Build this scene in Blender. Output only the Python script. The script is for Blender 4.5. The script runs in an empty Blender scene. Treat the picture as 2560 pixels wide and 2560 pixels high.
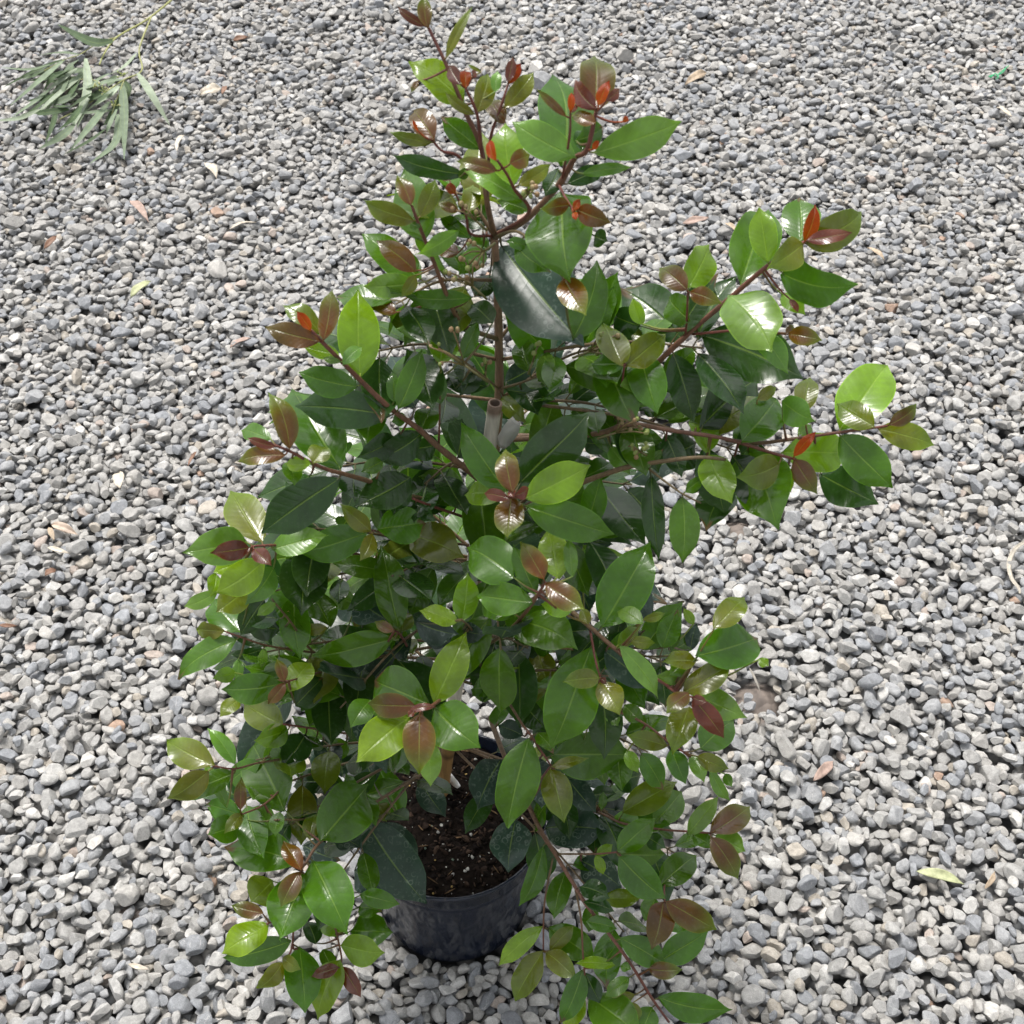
import bpy, math, random
import numpy as np
from mathutils import Vector, Matrix, Quaternion

random.seed(11)
rng = np.random.default_rng(11)
scene = bpy.context.scene
R = math.radians

# ------------------------------------------------------------------ camera
CAM_H, PITCH, FPX = 1.61, R(44.5), 3517.0
cam_d = bpy.data.cameras.new("camera")
cam = bpy.data.objects.new("camera", cam_d)
scene.collection.objects.link(cam)
cam.location = (0, 0, CAM_H)
cam.rotation_euler = (math.pi / 2 - PITCH, 0, 0)
cam_d.sensor_width = 36.0
cam_d.lens = 36.0 * FPX / 2560.0
cam_d.clip_start = 0.05
cam_d.clip_end = 2000
cam_d.dof.use_dof = True
cam_d.dof.focus_distance = 1.65
cam_d.dof.aperture_fstop = 20
scene.camera = cam

# ------------------------------------------------------------------ sky, sun, exposure
SUN_EL, SUN_AZ = R(70), R(-35)          # azimuth from +y (behind the plant) towards +x
world = bpy.data.worlds.new("World")
scene.world = world
world.use_nodes = True
wn = world.node_tree
wn.nodes.clear()
wo = wn.nodes.new("ShaderNodeOutputWorld")
wb = wn.nodes.new("ShaderNodeBackground")
ws = wn.nodes.new("ShaderNodeTexSky")
wh = wn.nodes.new("ShaderNodeHueSaturation")
ws.sky_type = 'NISHITA'
ws.sun_disc = False
ws.sun_elevation = SUN_EL
ws.sun_rotation = SUN_AZ
ws.dust_density = 4.0
ws.air_density = 1.0
wh.inputs['Saturation'].default_value = 0.2      # thin overcast
wb.inputs['Strength'].default_value = 0.13
wn.links.new(ws.outputs[0], wh.inputs['Color'])
wn.links.new(wh.outputs[0], wb.inputs['Color'])
wn.links.new(wb.outputs[0], wo.inputs['Surface'])

sun_d = bpy.data.lights.new("sun", 'SUN')
sun_d.energy = 1.45
sun_d.angle = R(15)
sun_d.color = (1.0, 0.96, 0.9)
sun = bpy.data.objects.new("sun", sun_d)
scene.collection.objects.link(sun)
sdir = Vector((math.sin(SUN_AZ) * math.cos(SUN_EL), math.cos(SUN_AZ) * math.cos(SUN_EL), math.sin(SUN_EL)))
sun.rotation_euler = (-sdir).to_track_quat('-Z', 'Y').to_euler()
sun.location = sdir * 20

scene.view_settings.view_transform = 'Standard'
scene.view_settings.look = 'None'
scene.view_settings.gamma = 1.0
scene.view_settings.exposure = 1.02

# ------------------------------------------------------------------ helpers
FWD = Vector((0, math.cos(PITCH), -math.sin(PITCH)))
UPV = Vector((0, math.sin(PITCH), math.cos(PITCH)))
RGT = Vector((1, 0, 0))
CAM = Vector((0, 0, CAM_H))
PLANT_Y = 0.95                         # distance of the plant's axis from the viewer

def ray(px, py):
    return FWD + RGT * ((px - 1280) / FPX) - UPV * ((py - 1280) / FPX)

def at_y(px, py, y):
    d = ray(px, py)
    return CAM + d * (y / d.y)

def at_z(px, py, z):
    d = ray(px, py)
    return CAM + d * ((z - CAM_H) / d.z)

def link(o, parent=None):
    scene.collection.objects.link(o)
    if parent is not None:
        o.parent = parent
    return o

def mesh_obj(name, verts, faces, mat, parent=None, smooth=True, uvs=None, cols=None):
    me = bpy.data.meshes.new(name)
    me.from_pydata([tuple(v) for v in verts], [], faces)
    if smooth:
        me.polygons.foreach_set("use_smooth", [True] * len(me.polygons))
    if uvs is not None:
        uvl = me.uv_layers.new(name="UVMap")
        for l in me.loops:
            uvl.data[l.index].uv = uvs[l.vertex_index]
    if cols is not None:
        ca = me.color_attributes.new("Col", 'FLOAT_COLOR', 'POINT')
        ca.data.foreach_set("color", np.array([(c[0], c[1], c[2], 1.0) for c in cols], dtype=np.float32).ravel())
    me.materials.append(mat)
    me.update()
    return link(bpy.data.objects.new(name, me), parent)

def tag(o, label=None, cat=None, group=None, kind=None):
    if label: o["label"] = label
    if cat: o["category"] = cat
    if group: o["group"] = group
    if kind: o["kind"] = kind
    return o

def empty(name, loc=(0, 0, 0)):
    o = bpy.data.objects.new(name, None)
    o.empty_display_size = 0.05
    o.location = loc
    return link(o)

class MB:
    """collects pieces of one mesh"""
    def __init__(self):
        self.v, self.f, self.u, self.c = [], [], [], []
    def add(self, v, f, u=None, c=None):
        o = len(self.v)
        self.v += [Vector(p) for p in v]
        self.f += [tuple(i + o for i in q) for q in f]
        self.u += u if u is not None else [(0, 0)] * len(v)
        self.c += c if c is not None else [(0.5, 0.5, 0.5)] * len(v)
    def build(self, name, mat, parent=None, smooth=True, origin=None):
        vs = self.v
        if origin is not None:
            vs = [p - origin for p in vs]
        o = mesh_obj(name, vs, self.f, mat, parent, smooth, self.u, self.c)
        if origin is not None:
            o.location = origin
        return o

def spline(pts, n=6):
    pts = [Vector(p) for p in pts]
    if len(pts) < 2: return pts
    P = [pts[0] * 2 - pts[1]] + pts + [pts[-1] * 2 - pts[-2]]
    out = []
    for i in range(1, len(P) - 2):
        p0, p1, p2, p3 = P[i - 1], P[i], P[i + 1], P[i + 2]
        for k in range(n):
            t = k / n
            out.append(0.5 * ((2 * p1) + (p2 - p0) * t + (2 * p0 - 5 * p1 + 4 * p2 - p3) * t * t + (3 * p1 - p0 - 3 * p2 + p3) * t ** 3))
    out.append(pts[-1])
    return out

def tube(mb, pts, r0, r1, col0, col1, sides=7, knots=0.0, cap=True):
    n = len(pts)
    vs, fs, us, cs = [], [], [], []
    prev = Vector((0.3, 0.2, 1)).normalized()
    for i, p in enumerate(pts):
        d = (pts[min(i + 1, n - 1)] - pts[max(i - 1, 0)])
        if d.length < 1e-9: d = Vector((0, 0, 1))
        d.normalize()
        x = prev - d * prev.dot(d)
        if x.length < 1e-4: x = d.orthogonal()
        x.normalize(); prev = x
        y = d.cross(x)
        t = i / max(1, n - 1)
        r = r0 + (r1 - r0) * t
        if knots: r *= 1 + knots * (random.random() - .4)
        c = tuple(col0[k] + (col1[k] - col0[k]) * t for k in range(3))
        for k in range(sides):
            a = 2 * math.pi * k / sides
            vs.append(p + x * (r * math.cos(a)) + y * (r * math.sin(a)))
            us.append((k / sides, t)); cs.append(c)
    for i in range(n - 1):
        for k in range(sides):
            k2 = (k + 1) % sides
            fs.append((i * sides + k, i * sides + k2, (i + 1) * sides + k2, (i + 1) * sides + k))
    if cap:
        fs.append(tuple(range(sides - 1, -1, -1)))
        fs.append(tuple((n - 1) * sides + k for k in range(sides)))
    mb.add(vs, fs, us, cs)

# ------------------------------------------------------------------ materials
def new_mat(name):
    m = bpy.data.materials.new(name)
    m.use_nodes = True
    nt = m.node_tree
    b = nt.nodes["Principled BSDF"]
    return m, nt, b

def N(nt, t, **kw):
    n = nt.nodes.new(t)
    for k, v in kw.items():
        if k.startswith("i_"):
            n.inputs[k[2:].replace("_", " ")].default_value = v
        else:
            setattr(n, k, v)
    return n

def math_n(nt, op, a, b=None, clamp=False):
    n = nt.nodes.new("ShaderNodeMath"); n.operation = op; n.use_clamp = clamp
    for i, x in enumerate((a, b)):
        if x is None: continue
        if isinstance(x, (int, float)): n.inputs[i].default_value = x
        else: nt.links.new(x, n.inputs[i])
    return n.outputs[0]

def mix_n(nt, fac, a, b, mode='MIX'):
    n = nt.nodes.new("ShaderNodeMix"); n.data_type = 'RGBA'; n.blend_type = mode
    n.clamp_factor = True
    for sock, x in ((n.inputs[0], fac), (n.inputs[6], a), (n.inputs[7], b)):
        if isinstance(x, (int, float)): sock.default_value = x
        elif isinstance(x, tuple): sock.default_value = (x + (1,))[:4]
        else: nt.links.new(x, sock)
    return n.outputs[2]

def ramp_n(nt, fac, stops):
    n = nt.nodes.new("ShaderNodeMapRange")
    n.inputs[1].default_value, n.inputs[2].default_value, n.inputs[3].default_value, n.inputs[4].default_value = stops
    nt.links.new(fac, n.inputs[0])
    return n.outputs[0]

def leaf_material(name, spots=0.0, rings=1.0, rough=0.3, gum=False, spec=0.56, trans=0.3):
    m, nt, b = new_mat(name)
    L = nt.links
    col = N(nt, "ShaderNodeVertexColor", layer_name="Col").outputs[0]
    uv = N(nt, "ShaderNodeUVMap", uv_map="UVMap").outputs[0]
    sep = N(nt, "ShaderNodeSeparateXYZ"); L.new(uv, sep.inputs[0])
    u, v = sep.outputs[0], sep.outputs[1]
    av = math_n(nt, 'ABSOLUTE', v)
    tc = N(nt, "ShaderNodeTexCoord").outputs['Object']
    # blotchy tone
    n1 = N(nt, "ShaderNodeTexNoise", i_Scale=60.0, i_Detail=3.0); L.new(tc, n1.inputs['Vector'])
    tone = ramp_n(nt, n1.outputs[0], (0.3, 0.7, 0.82, 1.2))
    c = mix_n(nt, 1.0, col, tone, 'MULTIPLY')
    # side veins run forward from the midrib
    vv = math_n(nt, 'MULTIPLY', math_n(nt, 'SUBTRACT', u, math_n(nt, 'MULTIPLY', av, 0.16)), 11.0 * 6.283)
    vein = math_n(nt, 'POWER', math_n(nt, 'ABSOLUTE', math_n(nt, 'SINE', math_n(nt, 'MULTIPLY', vv, 0.5))), 0.5)
    veinm = math_n(nt, 'SUBTRACT', 1.0, vein)
    c = mix_n(nt, math_n(nt, 'MULTIPLY', veinm, 0.13), c, mix_n(nt, 1.0, c, (1.7, 1.7, 1.3), 'MULTIPLY'))
    # midrib
    midw = math_n(nt, 'SUBTRACT', 0.05, math_n(nt, 'MULTIPLY', u, 0.035))
    mid = math_n(nt, 'LESS_THAN', av, midw)
    c = mix_n(nt, math_n(nt, 'MULTIPLY', mid, 0.6), c, mix_n(nt, 0.6, mix_n(nt, 1.0, c, (1.8, 1.8, 1.6), 'MULTIPLY'), (0.20, 0.28, 0.05)))
    # pale margin
    edge = math_n(nt, 'GREATER_THAN', av, 0.955)
    c = mix_n(nt, math_n(nt, 'MULTIPLY', edge, 0.5), c, mix_n(nt, 1.0, c, (1.9, 1.9, 1.3), 'MULTIPLY'))
    # lower side paler and matt
    geo = N(nt, "ShaderNodeNewGeometry")
    bf = geo.outputs['Backfacing']
    c = mix_n(nt, math_n(nt, 'MULTIPLY', bf, 0.7), c, mix_n(nt, 0.12, mix_n(nt, 1.0, c, (1.45, 1.4, 1.3), 'MULTIPLY'), (0.12, 0.2, 0.05)))
    rg = rough
    if spots:
        vo = N(nt, "ShaderNodeTexVoronoi", i_Scale=135.0, i_Randomness=1.0); L.new(tc, vo.inputs['Vector'])
        ring = math_n(nt, 'SUBTRACT', 1.0, math_n(nt, 'MULTIPLY', math_n(nt, 'ABSOLUTE', math_n(nt, 'SUBTRACT', vo.outputs['Distance'], 0.36)), 11.0), clamp=True)
        n2 = N(nt, "ShaderNodeTexNoise", i_Scale=30.0, i_Detail=4.0); L.new(tc, n2.inputs['Vector'])
        msk = ramp_n(nt, n2.outputs[0], (0.47, 0.62, 0.0, 1.0))
        n3 = N(nt, "ShaderNodeTexNoise", i_Scale=260.0, i_Detail=2.0); L.new(tc, n3.inputs['Vector'])
        dust = math_n(nt, 'ADD', math_n(nt, 'MULTIPLY', math_n(nt, 'MULTIPLY', ring, rings), msk), math_n(nt, 'MULTIPLY', ramp_n(nt, n3.outputs[0], (0.56, 0.75, 0.0, 1.0)), 0.35), clamp=True)
        c = mix_n(nt, math_n(nt, 'MULTIPLY', dust, spots), c, (0.3, 0.36, 0.36))
    L.new(c, b.inputs['Base Color'])
    rn = N(nt, "ShaderNodeTexNoise", i_Scale=35.0, i_Detail=3.0); L.new(tc, rn.inputs['Vector'])
    rr = ramp_n(nt, rn.outputs[0], (0.3, 0.7, rg - 0.07, rg + 0.12))
    rr = math_n(nt, 'ADD', rr, math_n(nt, 'MULTIPLY', bf, 0.25))
    L.new(rr, b.inputs['Roughness'])
    b.inputs['Specular IOR Level'].default_value = spec
    # relief: veins, soft cockle
    n4 = N(nt, "ShaderNodeTexNoise", i_Scale=42.0, i_Detail=2.0); L.new(tc, n4.inputs['Vector'])
    h = math_n(nt, 'ADD', math_n(nt, 'MULTIPLY', veinm, -0.10), math_n(nt, 'MULTIPLY', n4.outputs[0], 1.1))
    h = math_n(nt, 'ADD', h, math_n(nt, 'MULTIPLY', ramp_n(nt, av, (0.0, 0.09, 0.0, 1.0)), 0.4))
    bp = N(nt, "ShaderNodeBump", i_Strength=0.45 if not gum else 0.2, i_Distance=0.0016); L.new(h, bp.inputs['Height'])
    L.new(bp.outputs[0], b.inputs['Normal'])
    tr = N(nt, "ShaderNodeBsdfTranslucent")
    L.new(mix_n(nt, 1.0, c, (1.9, 2.1, 0.8), 'MULTIPLY'), tr.inputs['Color'])
    ms = N(nt, "ShaderNodeMixShader"); ms.inputs[0].default_value = trans
    L.new(b.outputs[0], ms.inputs[1]); L.new(tr.outputs[0], ms.inputs[2])
    L.new(ms.outputs[0], nt.nodes["Material Output"].inputs['Surface'])
    return m

M_LEAF = leaf_material("leaf_glossy", 0.13, 0.0, 0.165, spec=0.56)
M_OLD = leaf_material("leaf_old_spotted", 0.36, 1.0, 0.34)
M_GUM = leaf_material("leaf_gum", 0.0, 0.0, 0.5, gum=True, spec=0.4, trans=0.1)
M_YOUNG = leaf_material("leaf_young", 0.0, 0.0, 0.3, spec=0.2, trans=0.45)

def simple_col_mat(name, rough, nscale, lo, hi, bump=0.3, dist=0.001, stretch=None):
    m, nt, b = new_mat(name)
    col = N(nt, "ShaderNodeVertexColor", layer_name="Col").outputs[0]
    tc = N(nt, "ShaderNodeTexCoord").outputs['Object']
    if stretch:
        mp = N(nt, "ShaderNodeMapping"); mp.inputs['Scale'].default_value = stretch
        nt.links.new(tc, mp.inputs[0]); tc = mp.outputs[0]
    n = N(nt, "ShaderNodeTexNoise", i_Scale=nscale, i_Detail=5.0, i_Roughness=0.65); nt.links.new(tc, n.inputs['Vector'])
    c = mix_n(nt, 1.0, col, ramp_n(nt, n.outputs[0], (0.3, 0.7, lo, hi)), 'MULTIPLY')
    nt.links.new(c, b.inputs['Base Color'])
    b.inputs['Roughness'].default_value = rough
    bp = N(nt, "ShaderNodeBump", i_Strength=bump, i_Distance=dist); nt.links.new(n.outputs[0], bp.inputs['Height'])
    nt.links.new(bp.outputs[0], b.inputs['Normal'])
    return m

M_WOOD = simple_col_mat("twig_bark", 0.55, 300, 0.6, 1.35, 0.5, 0.001, (1, 1, 0.25))
M_DRY = simple_col_mat("dry_leaf", 0.6, 120, 0.65, 1.3, 0.4, 0.001)
M_BUD = simple_col_mat("flower_bud", 0.45, 300, 0.75, 1.2, 0.2, 0.0005)
M_CANE = simple_col_mat("bamboo_cane", 0.6, 140, 0.6, 1.25, 0.3, 0.001, (1, 1, 0.12))
M_SOIL = simple_col_mat("potting_mix", 0.95, 220, 0.5, 1.5, 0.8, 0.002)
M_SOIL.node_tree.nodes["Principled BSDF"].inputs['Specular IOR Level'].default_value = 0.12

# gravel stone
m, nt, b = new_mat("gravel_stone"); M_STONE = m
col = N(nt, "ShaderNodeVertexColor", layer_name="Col").outputs[0]
tc = N(nt, "ShaderNodeTexCoord").outputs['Object']
na = N(nt, "ShaderNodeTexNoise", i_Scale=130.0, i_Detail=4.0, i_Roughness=0.6); nt.links.new(tc, na.inputs['Vector'])
nb = N(nt, "ShaderNodeTexNoise", i_Scale=900.0, i_Detail=3.0, i_Roughness=0.7); nt.links.new(tc, nb.inputs['Vector'])
c = mix_n(nt, 1.0, col, ramp_n(nt, na.outputs[0], (0.3, 0.7, 0.78, 1.22)), 'MULTIPLY')
c = mix_n(nt, 1.0, c, ramp_n(nt, nb.outputs[0], (0.25, 0.75, 0.72, 1.28)), 'MULTIPLY')
mp = N(nt, "ShaderNodeMapping"); mp.inputs['Rotation'].default_value = (0.7, 0.4, 0.9); mp.inputs['Scale'].default_value = (1, 0.25, 1.4)
nt.links.new(tc, mp.inputs[0])
nv = N(nt, "ShaderNodeTexNoise", i_Scale=110.0, i_Detail=2.0, i_Distortion=0.6); nt.links.new(mp.outputs[0], nv.inputs['Vector'])
vein = math_n(nt, 'SUBTRACT', 1.0, math_n(nt, 'MULTIPLY', math_n(nt, 'ABSOLUTE', math_n(nt, 'SUBTRACT', nv.outputs[0], 0.63)), 70.0), clamp=True)
c = mix_n(nt, math_n(nt, 'MULTIPLY', vein, 0.45), c, (0.55, 0.54, 0.52))
nt.links.new(c, b.inputs['Base Color'])
b.inputs['Roughness'].default_value = 0.72
b.inputs['Specular IOR Level'].default_value = 0.35
hh = math_n(nt, 'ADD', na.outputs[0], math_n(nt, 'MULTIPLY', nb.outputs[0], 0.35))
bp = N(nt, "ShaderNodeBump", i_Strength=0.5, i_Distance=0.003); nt.links.new(hh, bp.inputs['Height'])
nt.links.new(bp.outputs[0], b.inputs['Normal'])

# ground: grey brown dirt, gravelly farther off
m, nt, b = new_mat("dirt_ground"); M_GROUND = m
tc = N(nt, "ShaderNodeTexCoord").outputs['Object']
n1 = N(nt, "ShaderNodeTexNoise", i_Scale=40.0, i_Detail=6.0); nt.links.new(tc, n1.inputs['Vector'])
vo = N(nt, "ShaderNodeTexVoronoi", i_Scale=55.0); nt.links.new(tc, vo.inputs['Vector'])
dirt = mix_n(nt, ramp_n(nt, n1.outputs[0], (0.3, 0.7, 0, 1)), (0.13, 0.11, 0.098), (0.24, 0.20, 0.172))
vg = N(nt, "ShaderNodeSeparateColor"); nt.links.new(vo.outputs['Color'], vg.inputs[0])
stone = mix_n(nt, vg.outputs[0], (0.16, 0.17, 0.18), (0.42, 0.40, 0.37))
stone = mix_n(nt, ramp_n(nt, vo.outputs['Distance'], (0.35, 0.7, 0, 1)), stone, (0.03, 0.03, 0.03))
pos = N(nt, "ShaderNodeNewGeometry").outputs['Position']
sz = N(nt, "ShaderNodeSeparateXYZ"); nt.links.new(pos, sz.inputs[0])
far = ramp_n(nt, sz.outputs[2], (0.003, 0.008, 1, 0))      # bare dirt only on the low humps
nt.links.new(mix_n(nt, far, dirt, stone), b.inputs['Base Color'])
b.inputs['Roughness'].default_value = 0.9
bp = N(nt, "ShaderNodeBump", i_Strength=0.7, i_Distance=0.008)
nt.links.new(math_n(nt, 'SUBTRACT', math_n(nt, 'MULTIPLY', n1.outputs[0], 0.4), vo.outputs['Distance']), bp.inputs['Height'])
nt.links.new(bp.outputs[0], b.inputs['Normal'])

# pot plastic
m, nt, b = new_mat("black_pot_plastic"); M_POT = m
tc = N(nt, "ShaderNodeTexCoord").outputs['Object']
mp = N(nt, "ShaderNodeMapping"); mp.inputs['Scale'].default_value = (1, 1, 0.35); nt.links.new(tc, mp.inputs[0])
n1 = N(nt, "ShaderNodeTexNoise", i_Scale=55.0, i_Detail=2.0); nt.links.new(mp.outputs[0], n1.inputs['Vector'])
n2 = N(nt, "ShaderNodeTexNoise", i_Scale=240.0, i_Detail=4.0); nt.links.new(tc, n2.inputs['Vector'])
c = mix_n(nt, math_n(nt, 'MULTIPLY', ramp_n(nt, n2.outputs[0], (0.62, 0.78, 0, 1)), 0.5), (0.010, 0.014, 0.026), (0.07, 0.055, 0.042))
nt.links.new(c, b.inputs['Base Color'])
nt.links.new(ramp_n(nt, n1.outputs[0], (0.3, 0.7, 0.14, 0.26)), b.inputs['Roughness'])
bp = N(nt, "ShaderNodeBump", i_Strength=0.6, i_Distance=0.008); nt.links.new(n1.outputs[0], bp.inputs['Height'])
nt.links.new(bp.outputs[0], b.inputs['Normal'])

m, nt, b = new_mat("white_plastic_film"); M_FILM = m
b.inputs['Base Color'].default_value = (0.62, 0.6, 0.58, 1); b.inputs['Roughness'].default_value = 0.35
b.inputs['Transmission Weight'].default_value = 0.25
m, nt, b = new_mat("green_plastic"); M_GREENP = m
b.inputs['Base Color'].default_value = (0.02, 0.36, 0.14, 1); b.inputs['Roughness'].default_value = 0.35

# ------------------------------------------------------------------ ground and gravel
POT = Vector((-0.072, 0.925, 0.020))       # pot base centre
POT_H, RIM_R, BASE_R = 0.192, 0.113, 0.090
BARE = [(at_z(1890, 1755, 0.01), 0.024), (at_z(1845, 1335, 0.01), 0.020), (at_z(318, 2288, .01), .009)]

S = 400.0
def hump(x, y):
    return sum(0.024 * np.exp(-((x - p.x) ** 2 + (y - p.y) ** 2) / (r * r * 1.6)) for p, r in BARE)
cx_ = np.concatenate([[-S, -40, -6], np.arange(-1.2, 1.2001, 0.0125), [6, 40, S]])
cy_ = np.concatenate([[-S, -40, -4], np.arange(0.6, 2.6, 0.0125), [8, 40, S]])
GX, GY = np.meshgrid(cx_, cy_, indexing='ij')
GZ = hump(GX, GY)
ny_ = len(cy_)
ground = mesh_obj("ground", np.stack([GX.ravel(), GY.ravel(), GZ.ravel()], 1).tolist(),
                  [(a * ny_ + b_, (a + 1) * ny_ + b_, (a + 1) * ny_ + b_ + 1, a * ny_ + b_ + 1) for a in range(len(cx_) - 1) for b_ in range(ny_ - 1)], M_GROUND)
tag(ground, kind="structure", label="brown dirt showing in small gaps under the gravel", cat="ground")

CELL = 0.0025
X0, X1, Y0, Y1 = -2.2, 2.2, 0.35, 4.15
NX, NY = int((X1 - X0) / CELL), int((Y1 - Y0) / CELL)
gx = np.linspace(X0, X1, NX); gy = np.linspace(Y0, Y1, NY)
H = np.zeros((NX, NY), dtype=np.float64)
for k in range(26):                          # gentle humps in the bed
    wx, wy, ph = rng.uniform(-9, 9), rng.uniform(-9, 9), rng.uniform(0, 6.28)
    H += 0.0016 * np.sin(gx[:, None] * wx + gy[None, :] * wy + ph)
H -= H.min()
H *= 0.6
H += hump(gx[:, None], gy[None, :])

def half_width(y, m):
    return 0.364 * (y * math.cos(PITCH) + CAM_H * math.sin(PITCH)) + m

def deposit(n, amed, amin, amax, sig, tries, margin):
    out = []
    ys = []
    k = 0
    rx = rng.uniform(size=n * tries * 3); 
    A = np.clip(amed * np.exp(rng.normal(0, sig, n)), amin, amax)
    ab = rng.uniform(0.52, 0.95, n); ac = rng.uniform(0.40, 0.74, n)
    yaw = rng.uniform(0, math.pi, n)
    # points spread evenly over the seen trapezoid
    ylo, yhi = 0.50, 3.95
    hw0, hw1 = half_width(ylo, margin), half_width(yhi, margin)
    U = rng.uniform(size=(n, tries)); V = rng.uniform(-1, 1, size=(n, tries))
    # density proportional to the width
    q = hw0 / (hw1 - hw0)
    T = (np.sqrt(q * q + U * (1 + 2 * q)) - q)
    Yc = ylo + (yhi - ylo) * T
    Xc = V * (hw0 + (hw1 - hw0) * T)
    IX = ((Xc - X0) / CELL).astype(int); IY = ((Yc - Y0) / CELL).astype(int)
    for i in range(n):
        a = A[i]; b_ = a * ab[i]; c_ = min(b_, a * ac[i])
        hs = H[IX[i], IY[i]]
        j = int(hs.argmin())
        x, y = Xc[i, j], Yc[i, j]
        if (x - POT.x) ** 2 + (y - POT.y) ** 2 < (BASE_R + a * 0.85) ** 2: continue
        bad = False
        for p, r in BARE:
            if (x - p.x) ** 2 + ((y - p.y)) ** 2 < r * r * .8 and (a > 0.0075 or yaw[i] > 1.6): bad = True; break
        if bad: continue
        r = int(a / CELL) + 1
        ix, iy = IX[i, j], IY[i, j]
        xs = gx[ix - r:ix + r + 1] - x; yy = gy[iy - r:iy + r + 1] - y
        ca, sa = math.cos(yaw[i]), math.sin(yaw[i])
        lx = (xs[:, None] * ca + yy[None, :] * sa) / a
        ly = (-xs[:, None] * sa + yy[None, :] * ca) / b_
        q2 = 1 - lx * lx - ly * ly
        ins = q2 > 0
        if not ins.any(): continue
        s = np.sqrt(np.maximum(q2, 0)) * c_
        W = H[ix - r:ix + r + 1, iy - r:iy + r + 1]
        con = np.where(ins, W + s, -1)
        z = con.max() - 0.22 * c_
        zl = W[ins].mean() + c_ * 0.75        # settle: no stone balances on one high point
        z = min(z, zl + 0.5 * c_)
        np.maximum(W, np.where(ins, z + s, -1), out=W)
        out.append((x, y, z, a, b_, c_, yaw[i]))
    return out

peb = deposit(25000, 0.0062, 0.004, 0.008, 0.2, 3, 0.62)
peb += deposit(92000, 0.0097, 0.0066, 0.0165, 0.22, 9, 0.62)
peb += deposit(380, 0.0175, 0.014, 0.026, 0.2, 4, 0.62)
print("gravel mean height", H[NX//2-300:NX//2+300, 200:900].mean())
P = np.array(peb)
def hgt(x, y):
    i = min(max(int((x - X0) / CELL), 3), NX - 4); j = min(max(int((y - Y0) / CELL), 3), NY - 4)
    return float(H[i - 2:i + 3, j - 2:j + 3].max())
# leave out stones buried under others
vis = np.zeros(len(P), bool)
for dx, dy in ((0, 0), (.55, 0), (-.55, 0), (0, .55), (0, -.55), (.4, .4), (-.4, -.4), (.4, -.4), (-.4, .4)):
    lx, ly = dx * P[:, 3], dy * P[:, 4]
    ca, sa = np.cos(P[:, 6]), np.sin(P[:, 6])
    xx = P[:, 0] + lx * ca - ly * sa; yy = P[:, 1] + lx * sa + ly * ca
    top = P[:, 2] + P[:, 5] * math.sqrt(1 - dx * dx - dy * dy)
    ii = np.clip(((xx - X0) / CELL).astype(int), 0, NX - 1); jj = np.clip(((yy - Y0) / CELL).astype(int), 0, NY - 1)
    vis |= top > H[ii, jj] - 0.0025
P = P[vis]
n = len(P)

import bmesh
bm = bmesh.new(); bmesh.ops.create_icosphere(bm, subdivisions=3, radius=1.0)
D3 = np.array([v.co[:] for v in bm.verts]); F3 = np.array([[v.index for v in f.verts] for f in bm.faces]); bm.free()
bm = bmesh.new(); bmesh.ops.create_icosphere(bm, subdivisions=2, radius=1.0)
D2 = np.array([v.co[:] for v in bm.verts]); F2 = np.array([[v.index for v in f.verts] for f in bm.faces]); bm.free()

def stone_shapes(k, seed, fine):
    """tumbled stones: a ball cut by a few planes, edges rounded off"""
    g = np.random.default_rng(seed)
    out = []
    for i in range(k):
        b = bmesh.new()
        bmesh.ops.create_icosphere(b, subdivisions=2, radius=1.0)
        for q in range(int(g.integers(5, 10))):
            nn = g.normal(size=3); nn /= np.linalg.norm(nn)
            h_ = g.uniform(0.42, 0.84)
            r_ = bmesh.ops.bisect_plane(b, geom=b.verts[:] + b.edges[:] + b.faces[:], plane_co=Vector(nn * h_), plane_no=Vector(nn), clear_outer=True)
            bmesh.ops.holes_fill(b, edges=[e for e in b.edges if e.is_boundary])
        bmesh.ops.remove_doubles(b, verts=b.verts[:], dist=0.06)
        bmesh.ops.dissolve_limit(b, angle_limit=R(14), verts=b.verts[:], edges=b.edges[:])
        if fine:
            sharp = [e for e in b.edges if len(e.link_faces) == 2 and e.calc_face_angle() > R(24)]
            bmesh.ops.bevel(b, geom=sharp, offset=float(g.uniform(0.06, 0.15)), segments=1, profile=0.5, affect='EDGES', clamp_overlap=True)
        for f in b.faces: f.smooth = f.calc_area() < 0.16
        bmesh.ops.triangulate(b, faces=b.faces[:])
        bmesh.ops.recalc_face_normals(b, faces=b.faces[:])
        b.verts.index_update()
        v_ = np.array([v.co[:] for v in b.verts]); f_ = np.array([[v.index for v in f.verts] for f in b.faces])
        ext = np.maximum(np.abs(v_).max(axis=0), .3)
        sm_ = np.array([f.smooth for f in b.faces])
        out.append((v_ / ext, f_, sm_))
        b.free()
    return out

K = 90
SHF = stone_shapes(K, 5, True)
SHC = stone_shapes(K, 5, False)
SH2 = [v_ for v_, f_, q_ in SHC]
print("stone faces", np.mean([len(f_) for v_, f_, q_ in SHF]), np.mean([len(f_) for v_, f_, q_ in SHC]))
sid = rng.integers(0, K, n)
tx, ty = rng.normal(0, 0.22, n), rng.normal(0, 0.22, n)
def rotm(yaw, tx, ty):
    cz, sz = np.cos(yaw), np.sin(yaw); cx, sx = np.cos(tx), np.sin(tx); cy, sy = np.cos(ty), np.sin(ty)
    Z = np.zeros_like(cz); O = np.ones_like(cz)
    Rz = np.stack([cz, -sz, Z, sz, cz, Z, Z, Z, O], 1).reshape(-1, 3, 3)
    Rx = np.stack([O, Z, Z, Z, cx, -sx, Z, sx, cx], 1).reshape(-1, 3, 3)
    Ry = np.stack([cy, Z, sy, Z, O, Z, -sy, Z, cy], 1).reshape(-1, 3, 3)
    return Rz @ Ry @ Rx
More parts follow.
